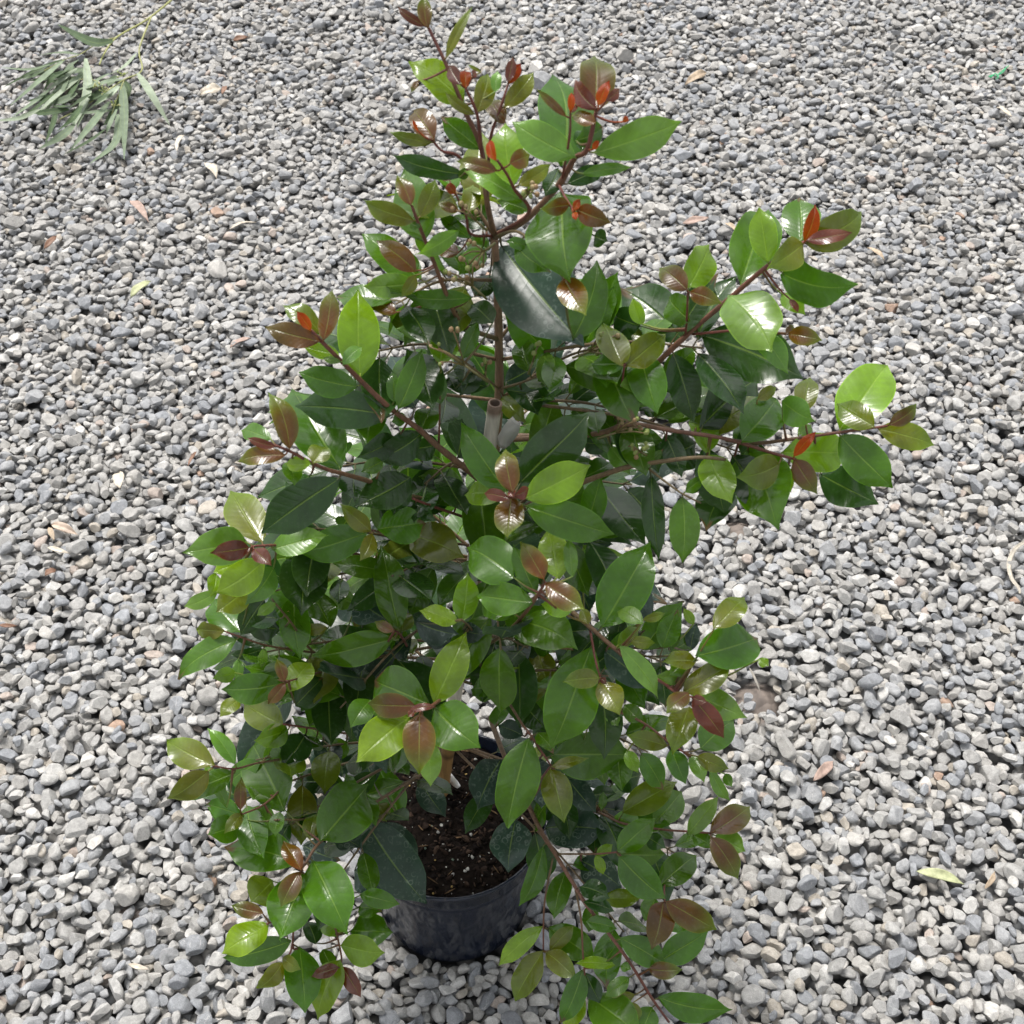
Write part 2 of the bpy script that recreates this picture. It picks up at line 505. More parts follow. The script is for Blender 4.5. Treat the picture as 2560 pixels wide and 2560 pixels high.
RM = rotm(P[:, 6], tx, ty)
PAL = np.array([[.370, .362, .346], [.325, .328, .332], [.285, .294, .308], [.430, .414, .386], [.350, .338, .318], [.470, .460, .438],
                [.410, .372, .318], [.420, .355, .310], [.225, .232, .244], [.540, .525, .495], [.40, .28, .21]])
PW = np.array([.26, .20, .11, .15, .14, .06, .04, .015, .02, .02, .002]); PW = PW / PW.sum()
pc = 0.85 * PAL[rng.choice(len(PAL), n, p=PW)] * rng.uniform(0.88, 1.14, (n, 1))
near = (P[:, 1] < 2.6)
allv, allf, allc, alls, off = [], [], [], [], 0
for sel, SHP in ((near, SHF), (~near, SHC)):
    for q in range(K):
        idx = np.nonzero(sel & (sid == q))[0]
        if not len(idx): continue
        SV, SF, SQ = SHP[q]
        v = SV[None] * P[idx][:, None, 3:6]
        v = np.einsum('nij,nkj->nki', RM[idx], v) + P[idx][:, None, 0:3]
        nv = v.shape[1]
        allv.append(v.reshape(-1, 3).astype(np.float32))
        allf.append((SF[None] + (np.arange(len(idx)) * nv)[:, None, None] + off).reshape(-1, 3).astype(np.int32))
        allc.append(np.repeat(np.c_[pc[idx], np.ones(len(idx))], nv, axis=0).astype(np.float32))
        alls.append(np.tile(SQ, len(idx)))
        off += len(idx) * nv
V = np.concatenate(allv); F = np.concatenate(allf); Cc = np.concatenate(allc)
me = bpy.data.meshes.new("gravel")
me.vertices.add(len(V)); me.vertices.foreach_set("co", V.ravel())
me.loops.add(F.size); me.loops.foreach_set("vertex_index", F.ravel())
me.polygons.add(len(F))
me.polygons.foreach_set("loop_start", np.arange(0, F.size, 3, dtype=np.int32))
me.polygons.foreach_set("use_smooth", np.concatenate(alls))
ca = me.color_attributes.new("Col", 'FLOAT_COLOR', 'POINT'); ca.data.foreach_set("color", Cc.ravel())
me.materials.append(M_STONE)
me.update(); me.validate()
gravel = link(bpy.data.objects.new("gravel", me))
tag(gravel, "grey and bluish river gravel covering the whole ground", "gravel", kind="stuff")
print("stones", n, "faces", len(F))
del allv, allf, allc, V, F, Cc

# ------------------------------------------------------------------ leaf colours
LC = {  # (main colour, tip colour)
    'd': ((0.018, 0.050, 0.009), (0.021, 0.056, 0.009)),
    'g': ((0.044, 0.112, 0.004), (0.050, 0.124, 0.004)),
    'l': ((0.118, 0.215, 0.008), (0.135, 0.228, 0.008)),
    'p': ((0.090, 0.185, 0.028), (0.105, 0.200, 0.028)),
    'o': ((0.100, 0.106, 0.006), (0.085, 0.124, 0.007)),
    'b': ((0.090, 0.031, 0.004), (0.074, 0.056, 0.006)),
    'm': ((0.085, 0.018, 0.010), (0.095, 0.030, 0.014)),
    'r': ((0.260, 0.046, 0.001), (0.210, 0.018, 0.001)),
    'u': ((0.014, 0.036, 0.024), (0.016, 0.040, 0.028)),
}
RATIO = {'d': 1.95, 'g': 1.95, 'l': 1.9, 'p': 2.1, 'o': 2.05, 'b': 2.0, 'm': 2.3, 'r': 2.2, 'u': 1.85}
NT, NS = 17, 4

def profile(t, peak=0.5):
    if t < peak:
        q = (peak - t) / peak
        return max(0.0, 1 - q ** 2.7)
    q = (t - peak) / (1 - peak)
    w = 1 - q ** 2.1
    if t > 0.8: w *= 1 - 0.5 * ((t - 0.8) / 0.2) ** 0.8      # drawn-out tip
    return max(0.0, w)

def leaf_shape(L, W, arch=0.06, fold=0.12, bend=0.0, wave=0.02, twist=0.0, peak=0.5, curl=0.0):
    """leaf in its own frame: x along, y across, z its upper side; returns verts, faces, uvs"""
    vs, fs, us = [], [], []
    hw = W / 2
    ph = random.uniform(0, 6.28)
    for i in range(NT + 1):
        t = i / NT
        w = max(profile(t, peak), 0.012) * hw
        cx = L * t
        cz = arch * L * 4 * t * (1 - t) - curl * L * max(0, t - 0.55) ** 2 * 2.2
        cy = bend * L * 4 * t * (1 - t)
        tw = twist * (t - 0.3)
        for j in range(-NS, NS + 1):
            s = j / NS
            y = s * w
            z = fold * abs(y) - 0.5 * fold * abs(y) * abs(s) + wave * hw * 2 * s * s * math.sin(t * 9 + ph + (1.5 if s > 0 else 0))
            yy, zz = y * math.cos(tw) - z * math.sin(tw), y * math.sin(tw) + z * math.cos(tw)
            vs.append(Vector((cx, cy + yy, cz + zz)))
            us.append((t, s))
    m = 2 * NS + 1
    for i in range(NT):
        for j in range(m - 1):
            fs.append((i * m + j, (i + 1) * m + j, (i + 1) * m + j + 1, i * m + j + 1))
    return vs, fs, us

def leaf_cols(ty, us):
    c0, c1 = LC[ty]
    k = random.uniform(0.82, 1.22); hue = random.uniform(0.9, 1.12)
    out = []
    grn = random.random() < 0.8
    dead = random.uniform(.86, .95) if ty in 'dgu' and random.random() < 0.13 else 2
    yel = 0.45 if ty in 'dg' and random.random() < 0.05 else 0
    for t, s in us:
        e = t ** 1.5
        c = [c0[i] + (c1[i] - c0[i]) * e for i in range(3)]
        if ty in 'bo' and grn:            # young leaves turn green from the tip and margin
            q = max(0, t - 0.55) / 0.45 * 0.75 + max(0, abs(s) - 0.6) * 0.7
            q = min(1, q)
            g = (0.095, 0.150, 0.006)
            c = [c[i] * (1 - q) + g[i] * q for i in range(3)]
        if yel: c = [c[i] * (1 - yel) + (0.19, 0.20, 0.015)[i] * yel for i in range(3)]
        if t + .05 * math.sin(s * 5) > dead: c = [0.10, 0.06, 0.028]
        out.append((c[0] * k * hue, c[1] * k, c[2] * k))
    return out

def place(vs, P0, ax, nrm):
    ax = ax.normalized()
    nrm = (nrm - ax * nrm.dot(ax)).normalized()
    sd = nrm.cross(ax)
    return [P0 + ax * v.x + sd * v.y + nrm * v.z for v in vs]

# ------------------------------------------------------------------ digitised shrub
CROP = {'A': (900, 0, 850 / 1932), 'B': (1400, 450, 1000 / 1932), 'C': (600, 600, 800 / 1932), 'D': (400, 1200, 900 / 1932),
        'E': (1150, 1000, 850 / 1932), 'F': (500, 1760, 800 / 1932), 'G': (1200, 1760, 800 / 1932), 'N': (0, 0, 1.0)}
BROWN, GREENW, REDW, OLIVE = (0.16, 0.10, 0.055), (0.10, 0.10, 0.03), (0.13, 0.035, 0.025), (0.12, 0.085, 0.035)
# each branch: crop, path of (x, y, metres in front of the plant's axis), radius at foot and tip (mm), colours, leaves
# a leaf: foot x, foot y, tip x, tip y, width, colour [, forward shift in cm] 
BR = []
def br(crop, path, r, cols, leaves):
    BR.append((crop, path, r, cols, leaves))
# --- top of the shrub
br('A', [(760,1340,.02),(722,1150,.02),(690,850,.02),(600,640,.02),(490,370,.01),(385,150,.0)], (3.2,1.2), (BROWN,REDW), [
 (385,160,365,-30,88,'b'),(370,150,200,40,55,'m'),(490,330,640,35,60,'o'),(590,590,278,345,190,'l'),(330,460,290,525,38,'b'),
 (690,850,460,655,130,'g'),(770,525,782,400,62,'p'),(690,410,610,365,22,'o')])
br('A', [(722,1150,.02),(690,850,.025),(665,650,.03),(600,500,.03)], (2.2,1.0), (REDW,REDW), [
 (600,500,600,385,78,'r'),(570,480,505,368,82,'m'),(665,640,735,408,120,'o'),(655,650,478,520,60,'o'),(640,440,660,400,40,'m')])
br('A', [(722,1150,.02),(740,800,.01),(790,640,.01),(842,475,.0)], (1.8,.9), (REDW,REDW), [
 (840,470,868,320,62,'m'),(845,478,918,358,75,'r'),(820,612,988,408,112,'o'),(820,700,722,565,112,'b'),(830,700,760,640,60,'b')])
br('A', [(710,1050,.02),(560,890,.04),(470,860,.05),(412,800,.05)], (1.6,.9), (REDW,REDW), [
 (425,800,300,618,150,'b'),(412,810,165,752,72,'o'),(330,745,300,680,24,'r'),(600,990,178,885,115,'d'),(560,1010,620,960,60,'g')])
br('A', [(770,1330,.03),(960,1210,.06),(880,1080,.08),(840,1000,.09),(780,910,.10)], (1.9,1.0), (REDW,REDW), [
 (870,1060,820,685,195,'l'),(770,912,738,788,68,'r'),(780,972,548,910,92,'b'),(852,930,968,880,120,'b'),(900,1130,596,955,125,'p'),
 (900,1050,1088,928,92,'o'),(905,1120,1000,1060,40,'l'),(960,1200,780,1140,100,'g')])
br('A', [(760,1345,.02),(950,1240,.03),(1130,1050,.05),(1220,900,.06),(1290,850,.07),(1340,640,.07)], (3.8,1.6), (BROWN,REDW), [
 (1150,940,1105,400,320,'g',-3),(1225,893,862,690,195,'p',1),(1330,872,1828,690,205,'p'),(1340,640,1345,288,222,'b',-1),(1345,622,1210,450,112,'m',1),
 (1355,600,1412,450,74,'r',1),(1340,700,1196,640,92,'b',1),(1400,570,1484,500,62,'m'),(1320,850,1362,798,42,'r',1),(1490,695,1525,660,40,'r',-2),
 (1130,960,1052,1115,112,'d',-2),(1180,1045,1402,960,105,'d',-2),(1260,990,1548,952,72,'p',-1),(1220,800,1385,720,140,'g',-2.5),(1260,860,1300,720,130,'d',-3)])
br('A', [(1150,1010,.055),(1190,780,.07),(1196,630,.07)], (1.2,.8), (REDW,REDW), [(1196,635,1201,522,48,'r'),(1175,665,1002,503,52,'b'),(1196,640,1240,590,30,'m')])
br('A', [(1130,1050,.05),(1160,1110,.08),(1205,1185,.10)], (1.3,.9), (REDW,REDW), [
 (1190,1165,1030,1190,105,'b',1),(1215,1200,1252,1132,52,'r',1.5),(1230,1190,1434,1265,128,'b',1),(1215,1205,1228,1250,42,'r',1.5),(1140,1090,1160,1562,385,'g',-.5),
 (1330,1340,1402,1370,110,'d',-3)])
br('A', [(790,1340,.03),(905,1320,.05),(1050,1470,.09),(1155,1575,.11)], (1.5,1.0), (OLIVE,OLIVE), [
 (1160,1580,1285,1795,170,'b',1),(882,1395,1078,1545,135,'g',1),(805,1400,1262,1945,430,'u',-3),(1205,1935,1362,1478,200,'g',-5),(960,1400,830,1370,70,'g')])
br('A', [(775,1930,.0),(590,1850,.02),(500,1690,.04),(420,1490,.05),(340,1290,.06),(295,1170,.06)], (2.8,1.2), (OLIVE,REDW), [
 (362,1370,240,935,235,'g',-1.5),(290,1165,208,995,105,'b',.5),(310,1255,5,1150,122,'o'),(340,1235,432,1015,112,'o'),(560,1310,318,1452,105,'p',1),
 (320,1545,92,1368,142,'b'),(320,1560,240,1690,72,'o'),(330,1610,15,1640,140,'p',-1),(640,1690,235,1682,110,'g',1),(205,1780,28,1698,112,'b',-1),
 (405,1870,150,1800,122,'o'),(600,1890,625,1720,150,'d',-1),(430,1840,330,1690,150,'d',-3),(610,1840,450,1790,110,'d',-2),(340,1290,280,1260,60,'g')])
br('A', [(740,1330,.01),(630,1330,.02),(600,1220,.03),(540,1095,.03)], (1.5,.9), (REDW,REDW), [
 (545,1100,488,1042,64,'r'),(620,1212,642,1028,105,'o'),(725,1245,565,1055,145,'g',-2),(560,1200,438,1150,62,'b'),(630,1352,448,1210,84,'g'),(510,1025,475,970,72,'m',-1),
 (700,1400,560,1560,130,'g',-1.5),(740,1420,600,1380,120,'g',-2),(560,1440,430,1400,100,'b',-1),(740,1560,650,1690,130,'d',-2),(700,1300,640,1220,120,'d',-2.5)])
# --- upper right
br('B', [(-290,1240,.0),(160,1230,.0),(320,1080,.01),(430,930,.02),(600,760,.03),(810,580,.04),(1010,410,.05),(1180,300,.05)], (4.2,1.7), (BROWN,REDW), [
 (870,512,1010,140,240,'g',-2),(1005,400,960,128,135,'l',.5),(1160,300,1152,80,190,'g',-2),(1180,300,1240,113,82,'r',1),(1185,305,1474,150,165,'o'),
 (1190,292,1412,250,74,'m',1),(1190,310,1400,300,70,'o',-.5),(1175,310,1018,425,145,'o',1),(1072,450,1412,527,205,'g',-.5),(1070,550,1182,645,92,'l',-1),
 (1110,575,1152,640,36,'m'),(812,555,1028,825,255,'p',1),(686,752,1176,958,275,'d',-1.5),(600,780,288,520,235,'d',-2),(480,990,615,958,95,'d',1),(488,932,662,808,112,'g'),
 (655,1160,590,985,95,'p',-1.5),(760,560,640,500,50,'d',-3)])
br('B', [(640,745,.03),(800,730,.05),(945,715,.06)], (1.5,1.1), (REDW,REDW), [(945,722,1102,935,112,'p',1),(1100,745,1268,775,98,'b'),(1090,740,1130,700,40,'b')])
br('B', [(605,755,.03),(612,680,.05),(618,540,.06)], (1.2,.9), (REDW,REDW), [
 (615,532,474,415,122,'b',1),(620,522,722,310,155,'l'),(628,540,772,592,95,'b',1),(632,682,508,560,135,'g',.5),(400,700,350,570,72,'l',-3),(392,705,245,650,135,'d',-3)])
br('B', [(300,1090,.02),(290,1060,.04),(312,890,.06)], (1.3,.9), (REDW,REDW), [
 (305,900,215,668,145,'o'),(320,902,512,742,145,'o'),(310,890,148,885,105,'g'),(290,992,496,962,115,'p',.5),(330,1082,472,1060,72,'p'),
 (240,1205,322,1060,92,'d'),(265,1220,160,1120,92,'g'),(330,870,270,690,120,'d',-3)])
br('B', [(330,1130,.0),(440,1165,.0),(460,1155,.0)], (1.2,.8), (REDW,REDW), [(456,1152,592,1000,105,'g'),(450,1150,412,1085,60,'d'),(500,1010,640,890,90,'g',-2)])
br('B', [(-280,1260,.0),(150,1230,.02),(330,1180,.04),(540,1210,.05),(800,1250,.06),(1030,1320,.07),(1140,1350,.07)], (3.2,1.3), (BROWN,REDW), [
 (1065,1315,1408,1322,195,'l',-1),(1128,1335,1236,1213,64,'r',1),(1130,1350,1237,1515,115,'b'),(905,1305,1042,1670,285,'g',-1.5),(1060,1370,872,1438,160,'o',1),
 (712,1315,692,1108,145,'l',1),(718,1325,832,1565,165,'l',1),(500,1335,662,1268,205,'d',.5),(800,1470,705,1670,190,'d',-2.5),(680,1195,955,960,255,'d',-1),
 (665,1135,742,858,190,'g',-2.5),(880,1260,1062,1032,205,'g',.5),(310,1235,505,1258,95,'g'),(250,1275,100,1265,110,'d'),(245,1290,332,1412,95,'p'),
 (690,1460,610,1510,60,'g',-1),(1090,1420,1112,1505,60,'l',-2),(960,1260,870,1330,170,'d',-3)])
br('B', [(800,1255,.05),(960,1270,.05),(1130,1250,.05),(1340,1220,.06),(1580,1188,.06)], (2.4,1.2), (OLIVE,REDW), [
 (1350,1205,1588,868,245,'l',-1),(1520,1192,1337,1078,135,'o',1),(1588,1182,1732,1083,84,'b',1),(1535,1202,1818,1278,130,'o'),(1350,1232,1612,1485,195,'g'),
 (1255,1420,1532,1560,190,'d',-2),(1180,1120,1212,943,115,'o'),(1070,1065,1218,1168,135,'p'),(950,1062,1042,1000,62,'o',-1),(1150,1230,1215,1180,60,'p')])
br('B', [(-260,1620,.02),(60,1480,.04),(280,1400,.06),(420,1370,.07),(660,1340,.08),(800,1350,.08)], (3.6,1.5), (BROWN,OLIVE), [
 (440,1425,478,1842,112,'d'),(110,1440,255,1360,110,'g',-1),(420,1370,500,1300,40,'g')])
br('B', [(415,1385,.07),(500,1450,.09),(590,1515,.10),(680,1560,.10)], (1.4,.8), (OLIVE,OLIVE), [(590,1530,590,1852,150,'g'),(602,1508,690,1440,62,'g')])
# --- left
br('C', [(1520,1500,.0),(1450,1450,.02),(1200,1250,.05),(1090,1150,.06),(900,1010,.08),(730,850,.09),(630,750,.10),(500,620,.11),(430,545,.11)], (4.0,1.4), (BROWN,REDW), [
 (728,825,722,288,255,'l',-1),(505,605,548,288,132,'b'),(428,545,342,428,74,'r',1),(480,612,138,520,155,'b'),(490,565,258,388,125,'o',-1),(600,690,378,640,95,'l',-1),
 (620,752,738,643,85,'p',1),(610,735,498,712,44,'p',1),(712,885,352,800,185,'g',.5),(912,1062,318,1012,245,'d',1),(942,1195,712,1312,160,'d',-1),(1105,1160,815,1335,180,'d'),
 (1095,1150,1160,1000,150,'g',.5),(955,1022,1100,658,155,'g',1),(930,980,915,790,90,'g'),(1060,1010,902,690,285,'u',-6),(1000,1060,920,1100,80,'g',-1),(1200,1230,1010,1260,150,'d',-3),
 (800,960,700,1010,150,'d',-3)])
br('C', [(1200,1240,.04),(1205,1060,.04),(1212,830,.04)], (1.3,.8), (REDW,OLIVE), [(1212,990,1150,722,140,'g'),(1210,742,1222,538,190,'l',1),(1195,560,940,538,110,'p'),(1150,545,885,452,112,'o',-1),
 (1340,720,1442,488,95,'g'),(1190,660,1120,640,80,'g',-1)])
br('C', [(1550,900,.01),(1480,830,.03),(1330,720,.05),(1210,660,.06)], (1.3,.8), (OLIVE,OLIVE), [(1488,888,1238,802,175,'d',1),(1530,505,1390,368,150,'d',-1),(1180,500,1380,450,110,'d',-3),(1170,530,1095,380,195,'d',-4),
 (1300,900,1260,830,100,'d',-1),(1420,760,1340,930,140,'d',-3)])
br('C', [(1560,900,.0),(1700,860,.01),(1870,790,.02)], (1.6,.9), (OLIVE,OLIVE), [(1745,790,1690,568,145,'g',1),(1605,905,1905,965,135,'d',.5),(1600,860,1840,720,170,'u',-2),(1580,950,1710,1095,125,'d',1),
 (1870,885,1838,658,120,'p',1),(1860,800,1800,850,100,'g',-1),(1700,900,1800,1050,150,'d',-2)])
br('C', [(1440,1620,.02),(1040,1550,.06),(790,1460,.09),(620,1410,.11),(540,1390,.12),(440,1350,.13),(310,1280,.14),(215,1240,.14)], (3.0,1.1), (OLIVE,REDW), [
 (612,1388,308,860,330,'g',-1.5),(300,1262,190,908,152,'b'),(215,1248,42,1195,62,'m',1),(275,1300,-22,1330,118,'b'),(190,1200,-10,1130,112,'p',-1),(430,1350,272,1352,92,'l',1),
 (440,1350,525,1235,135,'o',1),(602,1440,128,1780,265,'d',.5),(1030,1430,700,1600,225,'d',1),(960,1420,930,1660,150,'d',-1),(1350,1460,1078,1430,125,'p',.5),(860,1335,735,1400,95,'g',.5),
 (420,1420,300,1560,170,'d',-3),(300,1330,330,1480,120,'g',-2)])
br('C', [(1440,1710,.03),(1170,1610,.06),(1040,1560,.08)], (1.8,1.1), (REDW,REDW), [(1060,1580,1172,1690,105,'d'),(1340,1500,1180,1600,120,'g',-1)])
br('C', [(1460,1850,.03),(1020,1800,.07),(790,1750,.09)], (1.8,.9), (BROWN,REDW), [(828,1745,1130,1705,230,'g',1),(790,1760,598,1598,115,'o',1),(770,1765,318,1905,210,'g',-.5),(800,1772,728,1935,95,'o',1),
 (1030,1780,1345,1890,230,'d',-1),(960,1650,850,1700,170,'d',-2)])
# --- head-on rosette in the middle
br('E', [(180,520,.0),(240,560,.08),(300,545,.16)], (2.4,1.6), (REDW,REDW), [
 (270,525,-2,128,195,'g',-1.5),(330,485,758,82,265,'d',-2),(370,560,748,372,215,'l',-.5),(260,535,14,530,150,'l',-.5),(298,525,252,268,145,'b',1),(282,562,132,532,78,'m',2),
 (290,555,268,788,178,'b',1),(310,545,398,505,72,'m',2),(370,602,882,768,215,'g',-1.5),(300,550,290,500,50,'r',2)])
br('E', [(90,1490,.06),(250,1330,.13),(370,1210,.17),(440,1110,.19),(482,1040,.20)], (2.6,1.2), (OLIVE,REDW), [
 (310,1012,18,828,265,'g',-2),(480,1022,352,798,132,'b'),(485,1045,708,1190,155,'b'),(560,1015,500,735,185,'l',-1.5),(430,1105,305,820,125,'g',-1),(412,1150,98,1108,195,'g',.5),
 (315,1210,108,1135,155,'g',-2),(350,1262,655,1395,225,'g'),(640,1195,455,1160,110,'l',-.5),(90,1430,20,1590,110,'g',-1),(60,1320,-10,1480,90,'g'),(730,1275,690,1180,70,'o',-2),
 (640,1010,620,780,80,'p',-2)])
br('E', [(540,1130,.12),(670,1230,.15),(830,1370,.17),(1010,1520,.19),(1110,1580,.20),(1250,1670,.20)], (2.8,1.3), (OLIVE,REDW), [
 (808,1290,1082,798,285,'g'),(1040,1272,888,1190,95,'p',.5),(1040,1250,1168,1213,52,'o'),(905,1395,1142,1692,120,'p',1),(820,1425,1085,1645,175,'u',-2),(1335,1455,1732,1328,255,'g',-.5),
 (1268,1662,1552,1480,155,'o',1),(1340,1480,1158,1480,105,'o',-1),(1300,1562,1108,1570,95,'p',-1),(1320,1662,1618,1798,175,'p',-1),(895,1395,1012,1290,92,'l'),(960,1362,1112,1380,72,'o'),
 (1440,1300,1628,1098,145,'o',-1.5),(1700,1470,1754,1512,60,'l',-1),(1300,1480,1200,1560,120,'g',-2)])
br('E', [(740,1310,.16),(770,1480,.19),(798,1580,.20)], (1.3,.9), (REDW,REDW), [(748,1392,535,2000,290,'g',-1),(795,1578,588,1600,112,'o',1),(800,1602,905,1782,152,'o',1),(800,1580,830,1610,40,'r',1),(690,1950,910,1900,120,'g',-4)])
br('E', [(480,1420,.0),(800,1405,.04),(1090,1410,.07),(1200,1400,.08)], (2.2,1.0), (BROWN,BROWN), [
 (1120,1400,1172,1178,115,'d'),(1200,1420,1225,1195,92,'g'),(1190,1430,1335,1335,105,'g'),(1310,1425,1345,1270,82,'u',-1),(1330,1275,1270,1180,55,'l',-2),(740,1200,640,960,190,'u',-2),
 (640,1090,870,975,140,'u',-1),(690,810,870,820,80,'u',-1),(690,830,932,892,66,'l'),(1090,1100,930,1255,160,'u',-2),(440,1420,515,1645,155,'o',2)])
br('E', [(60,1480,.05),(140,1590,.11),(190,1640,.12)], (1.3,.9), (OLIVE,OLIVE), [(150,1602,402,1538,125,'l'),(182,1642,55,1640,115,'g'),(500,1640,228,1762,72,'o'),(290,1660,500,1880,170,'d',-2),(20,1500,80,1320,90,'u',-2)])
# --- lower left
br('D', [(1250,520,.0),(1060,400,.04),(880,390,.06),(690,360,.09),(610,350,.11),(500,355,.12)], (2.2,1.1), (BROWN,REDW), [
 (550,332,378,46,205,'o'),(480,362,268,392,115,'m',1.5),(502,372,598,458,92,'m',1.5),(470,330,138,392,205,'p',-1),(562,430,303,605,180,'l',.5),(450,440,290,490,120,'l',-1),(600,372,895,285,145,'p'),
 (610,470,475,665,135,'p'),(470,572,305,705,155,'d',-1),(310,600,126,682,84,'p',-1),(440,822,276,640,185,'g',-2),(775,400,757,728,260,'d',-.5),(300,500,280,620,90,'l',-1.5)])
br('D', [(1150,1035,.03),(1000,1005,.06),(820,920,.09),(700,760,.11),(600,640,.12)], (2.0,1.0), (BROWN,OLIVE), [
 (645,745,460,738,130,'d'),(645,800,470,780,140,'d',-1),(915,790,795,585,155,'g'),(1060,665,895,600,115,'p',-1),(905,795,738,805,64,'o'),(755,1012,562,838,195,'g'),(620,660,520,725,60,'p'),
 (700,820,660,760,80,'g',-1),(1100,720,930,640,150,'u',-3),(940,900,840,820,130,'u',-3)])
br('D', [(820,925,.09),(700,910,.11),(560,885,.13),(440,845,.14),(345,812,.14)], (1.4,.8), (OLIVE,REDW), [(345,812,197,800,92,'o'),(415,858,74,1058,145,'g'),(555,905,378,942,66,'d'),(420,960,410,1080,60,'p',-1),
 (560,900,540,1010,50,'l',-1)])
br('D', [(1330,900,.04),(1290,830,.10),(1260,810,.12)], (1.6,1.0), (REDW,REDW), [(1282,802,1195,348,180,'g'),(1255,852,812,962,180,'g'),(1255,812,1150,755,64,'b',1),(1210,745,1055,630,210,'u',-3),(1300,820,1310,700,120,'d',-1),
 (1130,960,840,1040,150,'u',-4)])
br('D', [(950,1010,.07),(830,1040,.12),(690,1080,.16)], (1.4,.9), (OLIVE,REDW), [(668,1082,624,956,68,'b',1),(672,1088,578,1205,76,'b',1),(652,1090,330,1122,165,'g'),(690,1135,815,975,145,'l'),(405,1032,288,1062,85,'l',-1),
 (430,1175,322,1262,85,'g',-2),(725,1215,880,1060,155,'d',-1),(700,1140,640,1190,80,'g',-1)])
br('D', [(1180,1380,.06),(1000,1360,.10),(800,1330,.13),(660,1310,.15)], (1.8,1.0), (BROWN,REDW), [(662,1312,438,1185,165,'g'),(800,1322,935,1040,190,'g'),(690,1342,512,1402,135,'l'),(782,1362,655,1535,155,'d'),
 (840,1380,800,1440,90,'g',-1),(1000,1400,900,1490,110,'g',-2),(980,1180,1050,1300,130,'u',-4),(1120,1060,1010,1260,190,'u',-4),(870,1400,940,1570,150,'u',-4)])
br('D', [(640,1500,.15),(520,1520,.17),(400,1550,.19),(290,1535,.20)], (1.4,.9), (OLIVE,REDW), [(290,1532,36,1398,165,'o'),(262,1560,38,1725,140,'o'),(405,1572,105,1705,125,'g',-1),(405,1525,262,1325,90,'p'),(362,1765,232,1508,66,'p',1)])
br('D', [(690,1620,.15),(560,1740,.18),(440,1795,.20)], (1.4,.9), (OLIVE,REDW), [(430,1772,430,1598,72,'b',1),(440,1792,345,1895,74,'o',1),(442,1802,245,1738,118,'g'),(425,1850,255,1905,155,'g'),(635,1850,450,1810,175,'p',1),
 (550,1640,470,1560,150,'d',-3),(640,1900,540,1990,150,'g',-1)])
# --- lower front rosette
br('D', [(1620,1010,.08),(1560,1120,.14),(1470,1205,.20),(1400,1225,.21)], (2.6,1.4), (OLIVE,REDW), [
 (1442,1202,1118,1072,255,'g',-1.5),(1472,1202,1637,818,185,'l',-.5),(1372,1212,1102,1205,145,'b',.5),(1392,1252,1386,1580,185,'b',1),(1342,1270,1058,1508,225,'l',-.5),(1472,1222,1702,1424,265,'g',-1),
 (1440,1390,1455,1640,125,'p',-1.5),(1130,1180,1026,1320,135,'g',-3),(1330,1245,1480,1212,44,'r',1),(1360,1240,1330,1270,40,'r',1),(1642,1060,1692,878,85,'g',-1),(1690,1100,1785,1175,110,'g',-2)])
br('D', [(1720,1000,.08),(1680,820,.12),(1620,750,.15)], (1.6,1.0), (OLIVE,OLIVE), [(1600,762,1393,690,105,'l'),(1620,756,1652,498,135,'l'),(1375,760,1592,832,165,'u',-3),(1560,880,1440,790,150,'u',-3),(1620,800,1740,830,110,'u',-2)])
# --- lower left drooping cluster
br('F', [(1060,640,.12),(900,720,.17),(730,830,.21),(650,940,.23),(600,1050,.24),(560,1440,.25),(590,1480,.25)], (2.2,1.0), (OLIVE,REDW), [
 (730,825,1030,478,325,'g'),(512,650,275,188,290,'g',-3),(600,955,148,868,250,'g',-1),(612,1002,503,828,118,'b',1),(602,1012,490,1225,135,'b',1.5),(640,1025,480,1425,295,'g',-1.5),
 (678,942,885,1370,285,'g'),(440,1065,310,1195,220,'g',-4),(660,820,700,660,110,'o',-1),(830,780,980,870,150,'u',-3),(960,560,880,420,80,'p',-1)])
br('F', [(900,600,.14),(650,690,.18),(470,700,.2)], (1.6,1.0), (OLIVE,OLIVE), [(1000,560,545,380,0.1,'d'),(840,480,540,480,155,'d',-2),(710,640,520,530,175,'u',-3),(540,720,460,900,100,'d',-1),(480,650,455,800,90,'g',-1),(280,700,40,620,120,'g',-2)])
br('F', [(650,960,.22),(780,1230,.24),(850,1500,.25),(850,1585,.25)], (1.5,.9), (OLIVE,REDW), [(880,1370,720,1290,150,'l',-1),(850,1455,1092,1512,178,'l',.5),(905,1370,1157,1372,205,'g',-2),(965,1150,1205,1212,115,'g',-2),
 (960,1225,1095,1245,120,'g',-3),(845,1545,690,1912,195,'l'),(840,1590,668,1642,84,'m',1),(858,1585,972,1772,100,'m',1),(740,1480,800,1600,90,'g',-1),(700,1450,640,1300,110,'d',-2)])
br('F', [(600,1050,.24),(480,1280,.26),(400,1330,.27)], (1.3,.8), (OLIVE,REDW), [(382,1262,186,1215,104,'b'),(412,1332,128,1502,180,'l'),(552,1430,126,1545,160,'g',-1)])
br('F', [(560,1440,.25),(545,1500,.26),(510,1550,.26)], (1.3,.9), (REDW,REDW), [(502,1555,342,1735,112,'o'),(500,1530,605,1605,85,'o'),(600,1462,640,1860,215,'g',-1)])
br('F', [(1420,380,.02),(1310,440,.06),(1050,600,.12)], (2.6,1.8), (BROWN,BROWN), [(1210,685,1055,345,185,'g',-2),(1075,600,1130,712,105,'o',-1),(1000,700,1380,1208,300,'u',-1),(1110,715,1325,970,190,'u',-2.5),(930,1000,1105,1105,165,'u',-2),
 (1330,465,1485,685,155,'u',-1),(620,850,845,945,150,'u',-2),(1050,480,960,300,150,'u',-3),(860,440,850,250,140,'u',-4),(760,440,700,230,120,'u',-4)])
